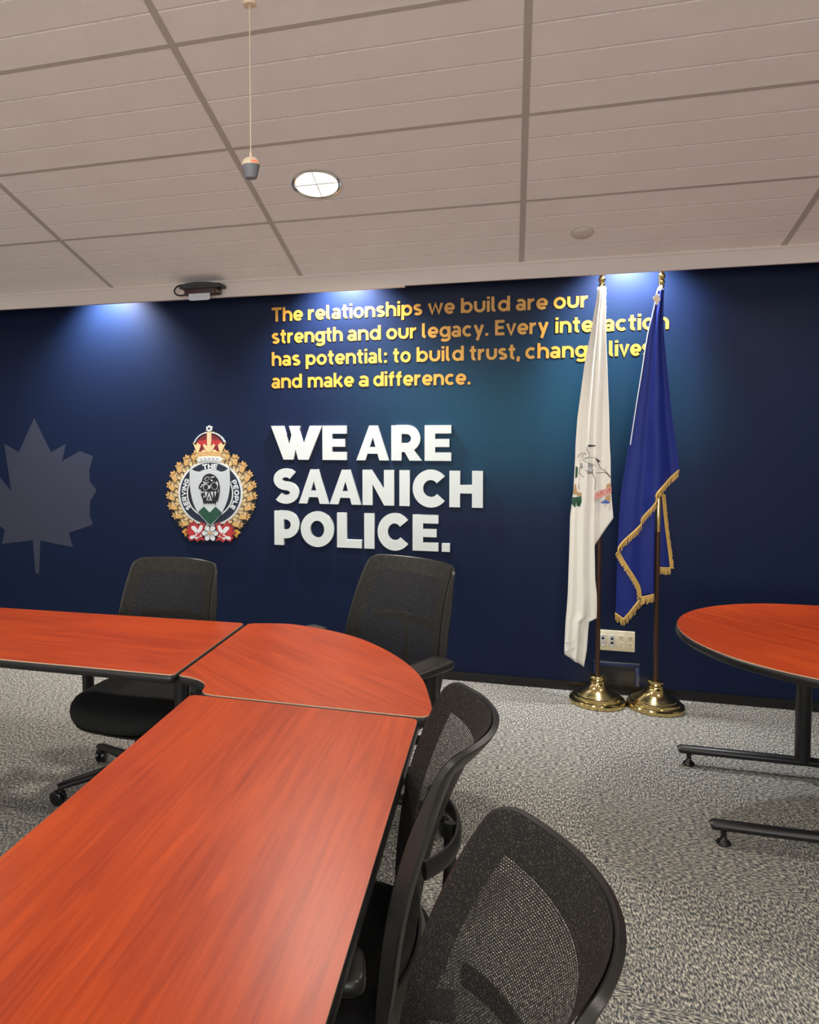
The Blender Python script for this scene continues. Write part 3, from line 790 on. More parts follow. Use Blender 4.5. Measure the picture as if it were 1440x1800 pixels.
for k in (2, 3):
    for zz in (.020, -.020):
        bm = newbm(); xc = -.072 + .048 * k
        add_prism(bm, [(xc + .0172 * math.cos(a), zz + max(-.0135, min(.0135, .0172 * math.sin(a)))) for a in [2 * PI * i / 28 for i in range(28)]], -.0155, -.011)
        rc = finish('receptacle', bm, M['ivory'], op, sm=False)
        bm = newbm()
        for sx in (-.006, .006): add_box(bm, xc + sx - .0012, xc + sx + .0012, -.0159, -.012, zz - .001, zz + .008)
        add_box(bm, xc - .0022, xc + .0022, -.0159, -.012, zz - .0095, zz - .005); finish('receptacle_slots', bm, M['slot'], rc, sm=False)
ap = empty('access_panel', (.575, 0, .05))
tag(ap, 'dark low access panel in a navy frame behind the flagpole bases', 'access panel')
bm = newbm(); add_box(bm, -.12, .12, -.012, 0, .112, .134, .001); add_box(bm, -.12, -.099, -.012, 0, .006, .112, .001); add_box(bm, .099, .12, -.012, 0, .006, .112, .001)
finish('panel_frame', bm, M['navy_trim'], ap)
bm = newbm(); add_box(bm, -.12, .12, -.0135, 0, .1345, .1365); finish('frame_bead', bm, M['steel'], ap, sm=False)
bm = newbm(); add_box(bm, -.099, .099, -.004, 0, .006, .112); finish('panel', bm, M['navy_panel'], ap, sm=False)

# ------------------------------------------------------------------ flags on stands
def sheet(rows, hem, y0, folds, nu=36, nv=60, top_flat=.1):
    """cloth hanging between a left and a right edge given by height, cut along a hem; returns bm and the surface function"""
    zs = [r[0] for r in rows][::-1]; ls = [r[1] for r in rows][::-1]; rs = [r[2] for r in rows][::-1]
    zt = rows[0][0]
    def xz(s, z): return interp(z, zs, ls) * (1 - s) + interp(z, zs, rs) * s
    def yf(s, z):
        k = min(1.0, .10 + (zt - z) / .9)
        return y0 + k * sum(a * math.sin(2 * PI * (n * s + ph + w * (zt - z))) for a, n, ph, w in folds)
    hs = [];
    for x, z in hem:
        l, r = interp(z, zs, ls), interp(z, zs, rs); hs.append((max(0, min(1, (x - l) / max(r - l, 1e-6))), z))
    hs.sort()
    def zh(s): return interp(s, [h[0] for h in hs], [h[1] for h in hs])
    bm = newbm(); grid = []
    for i in range(nu + 1):
        s = i / nu; zb = zh(s); col = []
        for j in range(nv + 1):
            z = zt + (zb - zt) * j / nv; col.append(bm.verts.new((xz(s, z), yf(s, z), z)))
        grid.append(col)
    for i in range(nu):
        for j in range(nv):
            bm.faces.new((grid[i][j], grid[i][j + 1], grid[i + 1][j + 1], grid[i + 1][j]))
    def surf(x, z):
        l, r = interp(z, zs, ls), interp(z, zs, rs); s = max(0, min(1, (x - l) / max(r - l, 1e-6))); return yf(s, z)
    return bm, surf
def thicken(o, t=.0016):
    m = o.modifiers.new('hem', 'SOLIDIFY'); m.thickness = t; m.offset = 0

def fringe(bm, hem, surf, length, dy, side=(0, -1), seed=1, step=.0042):
    """bullion strands hanging off a hem line, with a braid heading"""
    rnd = random.Random(seed)
    P = [Vector(p) for p in hem]; seg = [(P[i], P[i + 1]) for i in range(len(P) - 1)]
    for a, b in seg:
        L = (b - a).length; n = max(1, int(L / step))
        for k in range(n):
            p = a.lerp(b, (k + .5) / n); ln = length * rnd.uniform(.85, 1.1)
            d = Vector(side) + Vector((rnd.uniform(-.12, .12), rnd.uniform(-.08, .08))); d.normalize()
            q = p + d * ln; y = surf(p.x, p.y) + dy + rnd.uniform(-.0025, .001)
            t = (b - a).normalized() * step * .72
            e = rnd.uniform(.5, .8)
            v = [bm.verts.new((p.x - t.x, y, p.y - t.y)), bm.verts.new((p.x + t.x, y, p.y + t.y)), bm.verts.new((q.x + t.x * e, y - .003, q.y + t.y * e)), bm.verts.new((q.x - t.x * e, y - .003, q.y - t.y * e)), bm.verts.new(((p.x + q.x) / 2, y - .0045, (p.y + q.y) / 2))]
            for i in range(4): bm.faces.new((v[i], v[(i + 1) % 4], v[4]))
        m = max(2, int(L / .02))
        pts = [a.lerp(b, k / m) for k in range(m + 1)]
        add_tube(bm, [(p.x, surf(p.x, p.y) + dy - .002, p.y) for p in pts], .0045, 6)

def flag_stand(x, label, joint, zpole_top=2.30):
    r = empty('flag_on_stand', (x, -.165, 0)); tag(r, label, 'flag', 'flags on brass stands by the wall')
    bm = newbm()
    add_lathe(bm, [(.02, 0), (.143, 0), (.146, .004), (.146, .020), (.142, .027), (.130, .031), (.1265, .033), (.1265, .041), (.123, .046), (.112, .0485), (.109, .051), (.1085, .055), (.096, .063), (.074, .075), (.056, .092), (.046, .108), (.041, .118), (.041, .124), (.033, .127), (.031, .134), (.040, .138), (.042, .146), (.036, .151), (.026, .153), (.020, .153)], 56)
    finish('stand_base', bm, M['brass'], r, ang=28)
    bm = newbm(); add_lathe(bm, [(.0125, .145), (.0125, joint)], 20); finish('lower_pole', bm, M['pole_wood'], r)
    bm = newbm(); add_lathe(bm, [(.0135, joint - .02), (.0135, joint + .16), (.0125, joint + .165)], 20); finish('pole_ferrule', bm, M['brass'], r)
    bm = newbm(); add_lathe(bm, [(.0115, joint + .15), (.0115, zpole_top)], 20); finish('upper_pole', bm, M['pole_wood'], r)
    bm = newbm()
    add_lathe(bm, [(.0125, zpole_top - .075), (.0135, zpole_top - .02), (.0165, zpole_top - .015), (.0165, zpole_top - .005), (.012, zpole_top), (.0175, zpole_top + .012), (.019, zpole_top + .024), (.012, zpole_top + .036), (.016, zpole_top + .044), (.022, zpole_top + .06), (.016, zpole_top + .10), (.004, zpole_top + .15)], 24)
    finish('finial', bm, M['brass'], r)
    return r
fw = flag_stand(.459, 'white flag with a printed coat of arms hanging from the pole on the left brass stand', .95)
fb = flag_stand(.752, 'royal blue flag with gold fringe hanging from the right pole and brass stand', .98)
fw['label'] = 'white flag with printed coat of arms draped on a pole in a brass stand'
fb['label'] = 'royal blue flag with gold fringe draped on a pole in a brass stand'
WA = [(2.271, 0.432, 0.454), (2.201, 0.427, 0.455), (2.132, 0.415, 0.45), (2.063, 0.405, 0.448), (1.993, 0.394, 0.446), (1.925, 0.381, 0.444), (1.855, 0.37, 0.442), (1.714, 0.354, 0.438), (1.572, 0.338, 0.434), (1.43, 0.33, 0.432), (1.359, 0.329, 0.43), (1.184, 0.322, 0.43), (1.031, 0.306, 0.431), (0.878, 0.304, 0.432), (0.693, 0.3, 0.437), (0.605, 0.298, 0.447), (0.516, 0.293, 0.448), (0.481, 0.29, 0.447), (0.467, 0.289, 0.41), (0.426, 0.287, 0.405), (0.305, 0.283, 0.399), (0.206, 0.284, 0.384)]
WB = [(2.276, 0.441, 0.472), (2.135, 0.442, 0.476), (1.995, 0.438, 0.48), (1.855, 0.428, 0.487), (1.714, 0.418, 0.493), (1.572, 0.408, 0.499), (1.429, 0.401, 0.503), (1.357, 0.399, 0.508), (1.183, 0.397, 0.512), (1.03, 0.399, 0.526), (0.87, 0.401, 0.528)]
BA = [(2.248, 0.73, 0.753), (2.186, 0.717, 0.755), (2.119, 0.697, 0.756), (2.051, 0.686, 0.757), (1.982, 0.677, 0.762), (1.846, 0.658, 0.776), (1.708, 0.64, 0.792), (1.57, 0.615, 0.807), (1.431, 0.598, 0.829), (1.291, 0.58, 0.847), (1.157, 0.562, 0.854), (1.002, 0.553, 0.859), (0.84, 0.549, 0.864)]
def attach(o, root):
    """child that was modelled in room coordinates"""
    o.parent = root; o.matrix_parent_inverse = Matrix.Translation(-Vector(root.location)); return o
def relocate(bm, root):
    bmesh.ops.translate(bm, verts=bm.verts[:], vec=-Vector(root.location)); return bm
# white flag
bm, sWA = sheet(WA, [(.283, .268), (.337, .238), (.381, .21), (.384, .206)], -.220, [(.011, 1.3, .1, 0), (.006, 2.6, .3, .05), (.0012, 5.1, .7, .1)], 56, 90)
cw = finish('cloth', relocate(bm, fw), M['white_cloth'], fw, ang=180, recalc=False); thicken(cw); cw['label'] = 'white satin flag cloth'
bm, sWB = sheet(WB, [(.399, .84), (.433, .875), (.526, 1.032)], -.196, [(.005, 1.2, .55, .02), (.002, 2.6, .2, .1)], 30, 70)
o = finish('cloth_fold', relocate(bm, fw), M['white_cloth'], fw, ang=180, recalc=False); thicken(o)
# rear layer seen below at the right, with the rolled corner of the hem
rows = [(0.95, .40, .432), (.70, .41, .437), (.605, .41, .448), (.50, .40, .449), (.46, .40, .447)]
bm, sWC = sheet(rows, [(.40, .462), (.411, .465), (.447, .478)], -.200, [(.004, 1.0, .3, .1)], 12, 24)
o = finish('cloth_fold', relocate(bm, fw), M['white_cloth'], fw, ang=180, recalc=False); thicken(o)
bm = newbm()
add_tube(bm, [(.286, sWA(.286, .335) - .004, .335), (.33, sWA(.33, .35) - .005, .352), (.372, sWA(.372, .38) - .004, .378)], .0022, 6)
add_tube(bm, [(.285, sWA(.285, .29) - .003, .285), (.33, sWA(.33, .31) - .005, .315), (.37, sWA(.37, .34) - .004, .352)], .0022, 6)
finish('hem_stitching', relocate(bm, fw), M['white_letter'], fw)
# ruched sleeve round the pole
bm = newbm(); rnd = random.Random(3); prof = []
z = 2.28
while z > 1.72:
    prof.append((.0165 + rnd.uniform(-.002, .0028), z)); z -= .011
add_lathe(bm, prof[::-1], 18, (fw.location.x + .004, fw.location.y - .004, 0), caps=False)
finish('pole_sleeve', relocate(bm, fw), M['white_cloth'], fw, ang=180)
# printed arms, lying on the cloth
def printed(name, strokes, fills, mat, surf, root, lift=.0022):
    bm = newbm()
    for pts, w in strokes:
        P = crom(pts, 4) if len(pts) > 2 else pts
        L, R = ribbon(P, w); a = [bm.verts.new((x, surf(x, z) - lift - .0006, z)) for x, z in L]; b = [bm.verts.new((x, surf(x, z) - lift - .0006, z)) for x, z in R]
        for i in range(len(a) - 1): bm.faces.new((a[i], a[i + 1], b[i + 1], b[i]))
    for P in fills:
        bm.faces.new([bm.verts.new((x, surf(x, z) - lift, z)) for x, z in P])
    bmesh.ops.triangulate(bm, faces=[f for f in bm.faces if len(f.verts) > 4])
    return finish(name, relocate(bm, root), mat, root, sm=False)
# picture units of the print: u right, v down, in steps of 1/692 of its 0.29 m width
def pw(u, v): return (.2725 + u * .000424, 1.5536 - v * .000432)
def pl(P): return [pw(u, v) for u, v in P]
printed('printed_bird', [(pl([(375, 302), (330, 300), (285, 298), (272, 330), (268, 365), (290, 385), (300, 420), (275, 450), (230, 455), (210, 430), (235, 410), (265, 415)]), .0022),
                         (pl([(160, 450), (185, 410), (230, 392), (262, 400)]), .0022), (pl([(215, 470), (235, 490), (300, 520), (360, 545), (378, 560)]), .0022),
                         (pl([(245, 470), (300, 452), (368, 450)]), .002), (pl([(205, 520), (200, 560), (185, 610), (185, 650), (235, 700)]), .0022), (pl([(250, 600), (290, 650), (340, 650)]), .002),
                         (pl([(345, 600), (350, 680), (378, 730), (368, 860)]), .0022)],
        [pl([(285, 290), (375, 298), (372, 310), (290, 318), (275, 360), (268, 340)])], INK, sWA, fw)
printed('printed_wing', [], [pl([(210, 520), (280, 522), (350, 550), (345, 575), (250, 570), (200, 600)]), pl([(250, 600), (345, 590), (350, 640), (300, 650)])], GRYP, sWA, fw, .0016)
printed('printed_legs', [(pl([(368, 450), (395, 500), (435, 580), (480, 610), (555, 690)]), .003), (pl([(380, 640), (440, 640), (490, 635), (550, 700)]), .003)], [pl([(370, 450), (435, 500), (400, 510)])], INK, sWB, fw, .034)
printed('printed_crest', [], [pl([(110, 900), (130, 790), (180, 780), (185, 850), (150, 880), (212, 900), (212, 940), (110, 915)])], TANP, sWA, fw)
printed('printed_foliage', [], [pl([(95, 960), (150, 950), (212, 940), (212, 1010), (190, 1080), (170, 1060), (135, 1085), (95, 1040)]), pl([(140, 560), (165, 575), (160, 700), (135, 715)])], GRNP, sWA, fw)
printed('printed_scroll', [], [pl([(372, 900), (440, 865), (565, 815), (565, 885), (450, 940), (372, 985)])], ROSP, sWB, fw, .030)
printed('printed_scroll_edge', [(pl([(372, 900), (440, 865), (565, 815)]), .0022), (pl([(372, 985), (450, 940), (565, 885)]), .0022)], [], REDP, sWB, fw, .0310)
st = []
W_, ws = word_strokes('POPUL', .12)
for s in ws:      # the scroll is seen from the back of the cloth, so its letters run mirrored
    st.append((pl([(560 - (px / W_) * 185, 868 + (px / W_) * 82 - pz * 62) for px, pz in s]), .0024))
printed('printed_motto', [x if len(x[0]) <= 2 else x for x in st], [], REDP, sWB, fw, .0325)
printed('printed_hoof', [], [pl([(440, 1015), (490, 975), (548, 1005), (540, 1020), (450, 1022)])], BLUP, sWB, fw, .031)
printed('printed_shank', [], [pl([(505, 790), (550, 760), (555, 810), (505, 835)]), pl([(500, 930), (552, 905), (552, 1000), (495, 975)])], TANP, sWB, fw, .030)
# blue flag
foldsB = [(.017, 1.25, .05, 0), (.008, 2.3, .3, .04), (.0015, 4.3, .6, .08)]
HEMA = [(0.553, 0.854), (0.555, 0.873), (0.586, 0.918), (0.66, 0.997), (0.669, 1.037), (0.73, 1.127), (0.736, 1.177), (0.843, 1.296)]
bm, sBA = sheet(BA, HEMA, -.212, foldsB, 50, 80)
cb = finish('cloth', relocate(bm, fb), M['blue_cloth'], fb, ang=180, recalc=False); thicken(cb); cb['label'] = 'royal blue flag cloth'
# middle fold under it, then the rear corner and the strip behind the pole
rows = [(1.25, .60, .74), (1.10, .57, .733), (.95, .556, .732), (.80, .556, .731), (.60, .556, .731)]
bm, sMID = sheet(rows, [(.556, .842), (.562, .834), (.599, .771), (.634, .715), (.660, .659), (.668, .606), (.731, .627)], -.196, [(.007, 1.6, .2, .05)], 36, 40)
o = finish('cloth_fold', relocate(bm, fb), M['blue_cloth'], fb, ang=180, recalc=False); thicken(o)
rows = [(1.0, .556, .70), (.89, .555, .70), (.83, .551, .69), (.675, .549, .68), (.515, .546, .66), (.47, .545, .65)]
bm, sB = sheet(rows, [(.543, .509), (.586, .479), (.625, .533), (.664, .591)], -.182, [(.004, 1.0, .1, .05)], 30, 40)
o = finish('cloth_fold', relocate(bm, fb), M['blue_cloth'], fb, ang=180, recalc=False); thicken(o)
rows = [(1.25, .752, .776), (1.161, .750, .775), (.989, .752, .793), (.894, .753, .806), (.789, .754, .819), (.75, .754, .822)]
bm, sD = sheet(rows, [(.754, .762), (.822, .762)], -.138, [(.003, 1, .2, .1)], 12, 40)
o = finish('cloth_fold', relocate(bm, fb), M['blue_cloth'], fb, ang=180, recalc=False); thicken(o)
DIAG = [(0.556, 0.856), (0.564, 0.832), (0.599, 0.771), (0.634, 0.715), (0.662, 0.659), (0.668, 0.606)]
for args in (((crom(HEMA, 4), sBA, .036, -.003, (-.05, -1), 1),), ((crom(DIAG, 4), sMID, .024, -.004, (-.75, -.66), 2), ([(0.668, 0.606), (0.681, 0.609), (0.731, 0.627)], sMID, .040, -.004, (0, -1), 5)),
             ((crom([(0.543, 0.509), (0.586, 0.479)], 2), sB, .040, -.003, (.05, -1), 3), (crom([(0.586, 0.479), (0.625, 0.533), (0.664, 0.591)], 4), sB, .034, -.003, (.25, -1), 4)),
             ((crom([(.775, 1.161), (.793, .989), (.806, .894), (.819, .789), (.822, .762)], 4), sD, .016, -.003, (1, -.25), 6), ([(.754, .762), (.822, .762)], sD, .036, -.003, (0, -1), 7))):
    bm = newbm()
    for a in args: fringe(bm, *a)
    finish('fringe', relocate(bm, fb), M['fringe'], fb, sm=False)['label'] = 'gold bullion fringe'
# white cord and toggle at the blue flag's hoist
bm = newbm()
cord = crom([(.742, -.19, 2.262), (.728, -.20, 2.245), (.722, -.206, 2.215), (.714, -.21, 2.17), (.700, -.215, 2.10), (.684, -.218, 2.03), (.668, -.225, 1.93), (.655, -.23, 1.83), (.628, -.235, 1.64), (.601, -.238, 1.43)], 4)
add_tube(bm, cord, .0024, 6)
add_tube(bm, [(.752, -.182, 2.262), (.735, -.205, 2.235), (.728, -.215, 2.20)], .003, 6)
finish('halyard_cord', relocate(bm, fb), M['white_cord'], fb)
bm = newbm(); add_prism(bm, [(.700, 2.198), (.722, 2.222), (.738, 2.190), (.722, 2.160)], -.228, -.222); finish('cord_toggle', relocate(bm, fb), M['cream'], fb, sm=False)
bm = newbm(); add_lathe(bm, [(.0145, 2.262), (.0145, 2.272)], 18, (fb.location.x, fb.location.y, 0)); finish('pole_collar', relocate(bm, fb), M['steel'], fb)

# ------------------------------------------------------------------ tables
def tabletop(root, poly, mat, c, bev=.006, edge=.030):
    P = [(x - c[0], y - c[1]) for x, y in poly]
    bm = newbm()
    add_prism_z(bm, P, .7365, .740, 0, 1, 1)
    finish('tabletop', bm, [mat, M['cream_edge']], root, sm=False)
    # black bullnose edge and core: outline stepped out a little below the laminate
    area = sum(P[i][0] * P[(i + 1) % len(P)][1] - P[(i + 1) % len(P)][0] * P[i][1] for i in range(len(P)))
    sg = 1 if area > 0 else -1
    def off(d):
        out = []
        n = len(P)
        for i in range(n):
            a = Vector(P[i - 1]); b = Vector(P[i]); e = Vector(P[(i + 1) % n])
            t = (e - a)
            if t.length < 1e-9: t = e - b
            t.normalize(); nn = Vector((t.y, -t.x)) * sg
            out.append(b + nn * d)
        return out
    prof = [(-.004, .7362), (.001, .7362), (.004, .733), (.0055, .727), (.0055, .717), (.003, .711), (-.001, .7085), (-.006, .708)]
    bm = newbm(); rings = []
    for d, z in prof: rings.append([bm.verts.new((p.x, p.y, z)) for p in off(d)])
    n = len(P)
    for A, B in zip(rings, rings[1:]):
        for i in range(n): bm.faces.new((A[i], A[(i + 1) % n], B[(i + 1) % n], B[i]))
    bm.faces.new(rings[0]); bm.faces.new(rings[-1][::-1])
    finish('edge_band', bm, M['black_edge'], root)
def tleg(root, x, y, dx, dy, L, beam=.24, name='table_leg', w=.03):
    """T leg: column, top beam, low foot bar along (dx, dy) and two glide feet, in table coordinates"""
    bm = newbm()
    add_tube(bm, [(x - dx * beam, y - dy * beam, .695), (x + dx * beam, y + dy * beam, .695)], .018, 10, ry=.012)
    add_tube(bm, [(x, y, .07), (x, y, .695)], .030, 16)
    add_tube(bm, [(x - dx * L, y - dy * L, .066), (x - dx * (L - .012), y - dy * (L - .012), .070), (x + dx * (L - .012), y + dy * (L - .012), .070), (x + dx * L, y + dy * L, .066)], [.018, .025, .025, .018], 14, ry=[.014, .019, .019, .014])
    lg = finish(name, bm, M['black_metal'], root)
    for s in (-1, 1):
        bm = newbm(); gx, gy = x + s * dx * (L - .045), y + s * dy * (L - .045)
        add_lathe(bm, [(.024, 0), (.026, .005), (.022, .012), (.012, .022), (.009, .032), (.011, .052)], 18, (gx, gy, 0))
        finish('glide_foot', bm, M['caster'], lg)
    return lg
# long table in front
t1 = empty('training_table', (-.5865, -3.31, 0))
tag(t1, 'long cherry laminate table with black edge nearest the viewer, grain lengthwise', 'table', 'cherry laminate tables')
tabletop(t1, round_poly([(-.930, -4.38), (-.238, -4.38), (-.246, -2.564), (-.930, -2.557)], .022), M['wood_y'], (-.5865, -3.31))
tleg(t1, -.10, .67, 1, 0, .23, .2); tleg(t1, -.10, -.94, 1, 0, .23, .2)
bm = newbm(); add_box(bm, -.12, -.08, -.92, .65, .685, .707, .002); finish('under_beam', bm, M['black_metal'], t1)
# table along the left
t2 = empty('training_table', (-1.97, -2.09, 0))
tag(t2, 'cherry laminate table at the left, in front of the chair under the crest, grain crosswise', 'table', 'cherry laminate tables')
tabletop(t2, round_poly([(-2.88, -2.425), (-1.058, -2.405), (-1.049, -1.735), (-2.88, -1.795)], .022), M['wood_x'], (-1.97, -2.09))
tleg(t2, .80, 0, 0, 1, .27); tleg(t2, -.80, 0, 0, 1, .27)
bm = newbm(); add_box(bm, -.78, .78, -.02, .02, .685, .707, .002); finish('under_beam', bm, M['black_metal'], t2)
# corner table
corner = [(-1.040, -2.397)] + [(-1.030, -1.745)] + crom([(-1.012, -1.728), (-.93, -1.706), (-.839, -1.702), (-.686, -1.749), (-.531, -1.845), (-.378, -2.021), (-.278, -2.21), (-.231, -2.398), (-.216, -2.49), (-.224, -2.532), (-.25, -2.546)], 5) + [(-.86, -2.5425)] + crom([(-.893, -2.537), (-.910, -2.515), (-.913, -2.49), (-.93, -2.452), (-.96, -2.425), (-1.0, -2.409), (-1.028, -2.404)], 4)
tc_ = empty('corner_table', (-.64, -2.12, 0))
tag(tc_, 'rounded cherry corner table joining the two straight tables, diagonal grain', 'table', 'cherry laminate tables')
tabletop(tc_, corner[::-1], M['wood_d'], (-.64, -2.12))
for x, y in ((-.30, -.245), (.02, -.16), (-.26, .30)):
    bm = newbm(); add_lathe(bm, [(.027, .035), (.027, .708)], 16, (x, y, 0)); lg = finish('table_leg', bm, M['black_metal'], tc_)
    bm = newbm(); add_lathe(bm, [(.03, 0), (.032, .008), (.02, .02), (.016, .036)], 16, (x, y, 0)); finish('glide_foot', bm, M['caster'], lg)
bm = newbm(); add_box(bm, -.30, .30, -.275, -.235, .67, .707, .002); add_box(bm, -.32, -.28, -.245, .30, .67, .707, .002); finish('under_beam', bm, M['black_metal'], tc_)
# round ended table at the right
t3 = empty('round_end_table', (1.5, -1.30, 0))
tag(t3, 'round ended cherry table at the far right beside the flags', 'table', 'cherry laminate tables')
cen = (1.220, -1.38); rr = .586
pol = [(2.35, cen[1] + rr)] + [(cen[0] + rr * math.cos(a), cen[1] + rr * math.sin(a)) for a in [PI / 2 + PI * k / 40 for k in range(41)]] + [(2.35, cen[1] - rr)]
tabletop(t3, pol, M['wood_r'], (1.5, -1.30))
tleg(t3, -.28, .42, 1, 0, .49, .2); tleg(t3, -.30, -.265, 1, 0, .49, .2)

# ------------------------------------------------------------------ chairs
SH = [.211, .237, .234, .086, .06, .696, -1.004, .601]
TB = .50                       # height of the back below its top edge
YT, ZT = .39, .97              # top edge of the back relative to the chair's centre on the floor
PIV = ZT - .5
def hw(t): return interp(t, [0, .3, .5], SH[:3])
def bpos(x, t, out=0.0):
    w = hw(t); sg = interp(t, [0, .5], SH[3:5]); u = x / w
    def yy(x_, t_):
        w_ = hw(t_); s_ = interp(t_, [0, .5], SH[3:5]); return -(SH[5] * t_ + SH[6] * t_ * t_ + SH[7] * t_ ** 3) - s_ * (x_ / w_) ** 2
    y = yy(x, t)
    if out:
        dx = (yy(x + .002, t) - yy(x - .002, t)) / .004; dt = (yy(x, t + .002) - yy(x, t - .002)) / .004
        n = Vector((-dx, 1, dt)).normalized()       # rearward normal (z = -t)
        return Vector((x, y, -t)) + n * out
    return Vector((x, y, -t))
RC = .030
def hwe(t):
    w = hw(t)
    if t < RC: return w - RC + math.sqrt(max(0, RC * RC - (RC - t) ** 2))
    if t > TB - RC: return w - RC + math.sqrt(max(0, RC * RC - (RC - (TB - t)) ** 2))
    return w
BO = Vector((0, YT, ZT - PIV))   # back top centre in back-part coordinates (origin at the tilt pivot)
def build_chair():
    r = empty('office_chair', (0, 0, 0))
    tag(r, 'chair', 'chair', 'black mesh office chairs round the tables')
    # ---- back mesh
    bm = newbm(); uvl = bm.loops.layers.uv.new('UVMap'); wl_ = bm.verts.layers.float.new('window')
    ts = [0, .002, .006, .012, .02, .03, .04, .05, .0575, .0576] + [.08 + .0195 * k for k in range(17)] + [.415, .4151, .44, .46, .47, .48, .488, .494, .498, .5]
    us = []
    nu = 24
    grid = []; info = []
    for t in ts:
        row = []; ri = []
        w = hwe(t); wi = hw(t) - .052
        xs = [-w + (w - min(wi, w * .86)) * k / 4 for k in range(5)]
        a = min(wi, w * .86)
        xs = [-w + (w - a) * k / 4 for k in range(5)] + [-a + .0001] + [-a + 2 * a * k / 16 for k in range(1, 16)] + [a - .0001] + [a + (w - a) * k / 4 for k in range(5)]
        for x in xs:
            v = bm.verts.new(BO + bpos(x, t, -.002)); row.append(v); ri.append((x, t))
            v[wl_] = 1.0 if (.0576 <= t <= .415 and abs(x) < a) else 0.0
        grid.append(row); info.append(ri)
    for i in range(len(ts) - 1):
        for j in range(len(grid[0]) - 1):
            f = bm.faces.new((grid[i][j], grid[i + 1][j], grid[i + 1][j + 1], grid[i][j + 1]))
            for lp, (a, b) in zip(f.loops, ((i, j), (i + 1, j), (i + 1, j + 1), (i, j + 1))): lp[uvl].uv = (info[a][b][0] + 1, 1 - info[a][b][1])
    finish('back_mesh', bm, M['mesh'], r, (0, 0, PIV), ang=180, recalc=False)
    # ---- frame: a flat ring behind the mesh
    loop = []
    tsamp = [TB * k / 40 for k in range(41)]
    tl = [0, .0015, .005, .011, .02, .03, .04] + [.04 + .42 * k / 24 for k in range(1, 25)] + [.47, .48, .489, .495, .4985, .5]
    right = [(hwe(t), t) for t in tl]; left = [(-hwe(t), t) for t in tl[::-1]]
    wb = hw(TB) - RC; wt = hw(0) - RC
    bot = [(wb - 2 * wb * k / 16, TB) for k in range(1, 16)]; topp = [(-wt + 2 * wt * k / 20, 0) for k in range(1, 20)]
    loop = right + bot + left + topp
    n = len(loop)
    nor = []
    for i in range(n):
        a = Vector(loop[i - 1]); b = Vector(loop[(i + 1) % n]); d = (b - a).normalized(); nor.append(Vector((-d.y, d.x)))
    if nor[len(right) // 2].x > 0: nor = [-v for v in nor]      # inward
    sec = [(-.002, .001), (-.0055, .004), (-.0055, .031), (-.003, .035), (.008, .035), (.030, .022), (.044, .011), (.044, .003), (.02, .001)]
    bm = newbm(); rings = []
    for (x, t), nn in zip(loop, nor):
        ring = []
        dep = interp(t, [0, .04, .14, .40, .5], [.36, .48, 1.0, .95, .7])
        for d, o in sec:
            o = o * dep
            xx = x + nn.x * d; tt_ = t + nn.y * d
            base = bpos(max(-hw(max(0, min(TB, tt_))) * 1.06, min(hw(max(0, min(TB, tt_))) * 1.06, xx)), tt_, o); ring.append(bm.verts.new(BO + base))
        rings.append(ring)
    m = len(sec)
    for i in range(n):
        A = rings[i]; B = rings[(i + 1) % n]
        for k in range(m): bm.faces.new((A[k], A[(k + 1) % m], B[(k + 1) % m], B[k]))
    finish('back_frame', bm, M['grey_plastic'], r, (0, 0, PIV), ang=38)
    # ---- bow behind the back and its upright
    bm = newbm(); pts = []
    for k in range(25):
        x = -.155 + .31 * k / 24; p = bpos(x, .24); e = abs(x) / .155
        pts.append(BO + Vector((x, p.y + .012 + .030 * (1 - e ** 3), -.24)))
    add_tube(bm, pts, .0075, 10, ry=.019, up=Vector((0, 0, 1)))
    finish('back_bow', bm, M['black_plastic'], r, (0, 0, PIV), ang=60)
    yb = bpos(0, .24).y + .026
    bm = newbm()
    add_tube(bm, [BO + Vector((0, yb, -.225)), BO + Vector((0, yb - .004, -.33)), BO + Vector((0, yb - .012, -.43)), BO + Vector((0, yb - .04, -.53)), BO + Vector((0, yb - .10, -.57)), BO + Vector((0, yb - .18, -.578)), BO + Vector((0, -.36, -.578))], [.013, .013, .017, .024, .03, .03, .03], 12, ry=[.008, .009, .012, .014, .013, .012, .012], up=Vector((1, 0, 0)))
    finish('back_upright', bm, M['black_plastic'], r, (0, 0, PIV), ang=60)
    # ---- seat
    def sup(a, rx, ry, p=3.2):
        c, s = math.cos(a), math.sin(a); return (math.copysign(abs(c) ** (2 / p), c) * rx, math.copysign(abs(s) ** (2 / p), s) * ry)
    bm = newbm(); rings = []
    for k, z in ((.80, .395), (.93, .400), (.985, .412), (1.0, .430), (.99, .448), (.95, .462), (.85, .470), (.6, .472), (.3, .470)):
        ring = []
        for i in range(48):
            x, y = sup(2 * PI * i / 48, .245 * k, .262 * k)
            zz = z
            if y < -.12: zz -= .028 * ((-y - .12) / .14) ** 2
            ring.append(bm.verts.new((x, y - .005, zz)))
        rings.append(ring)
    for A, B in zip(rings, rings[1:]):
        for i in range(48): bm.faces.new((A[i], A[(i + 1) % 48], B[(i + 1) % 48], B[i]))
    bm.faces.new(rings[0][::-1]); bm.faces.new(rings[-1])
    finish('seat', bm, M['seat_fabric'], r, (0, 0, 0), ang=80)
    bm = newbm(); rings = []
    for k, z in ((.55, .372), (.80, .376), (.95, .388), (.97, .398), (.9, .402)):
        ring = [bm.verts.new((sup(2 * PI * i / 40, .245 * k, .25 * k)[0], sup(2 * PI * i / 40, .245 * k, .25 * k)[1] - .002, z - (.026 if sup(2 * PI * i / 40, 1, 1)[1] < -.8 else 0))) for i in range(40)]
        rings.append(ring)
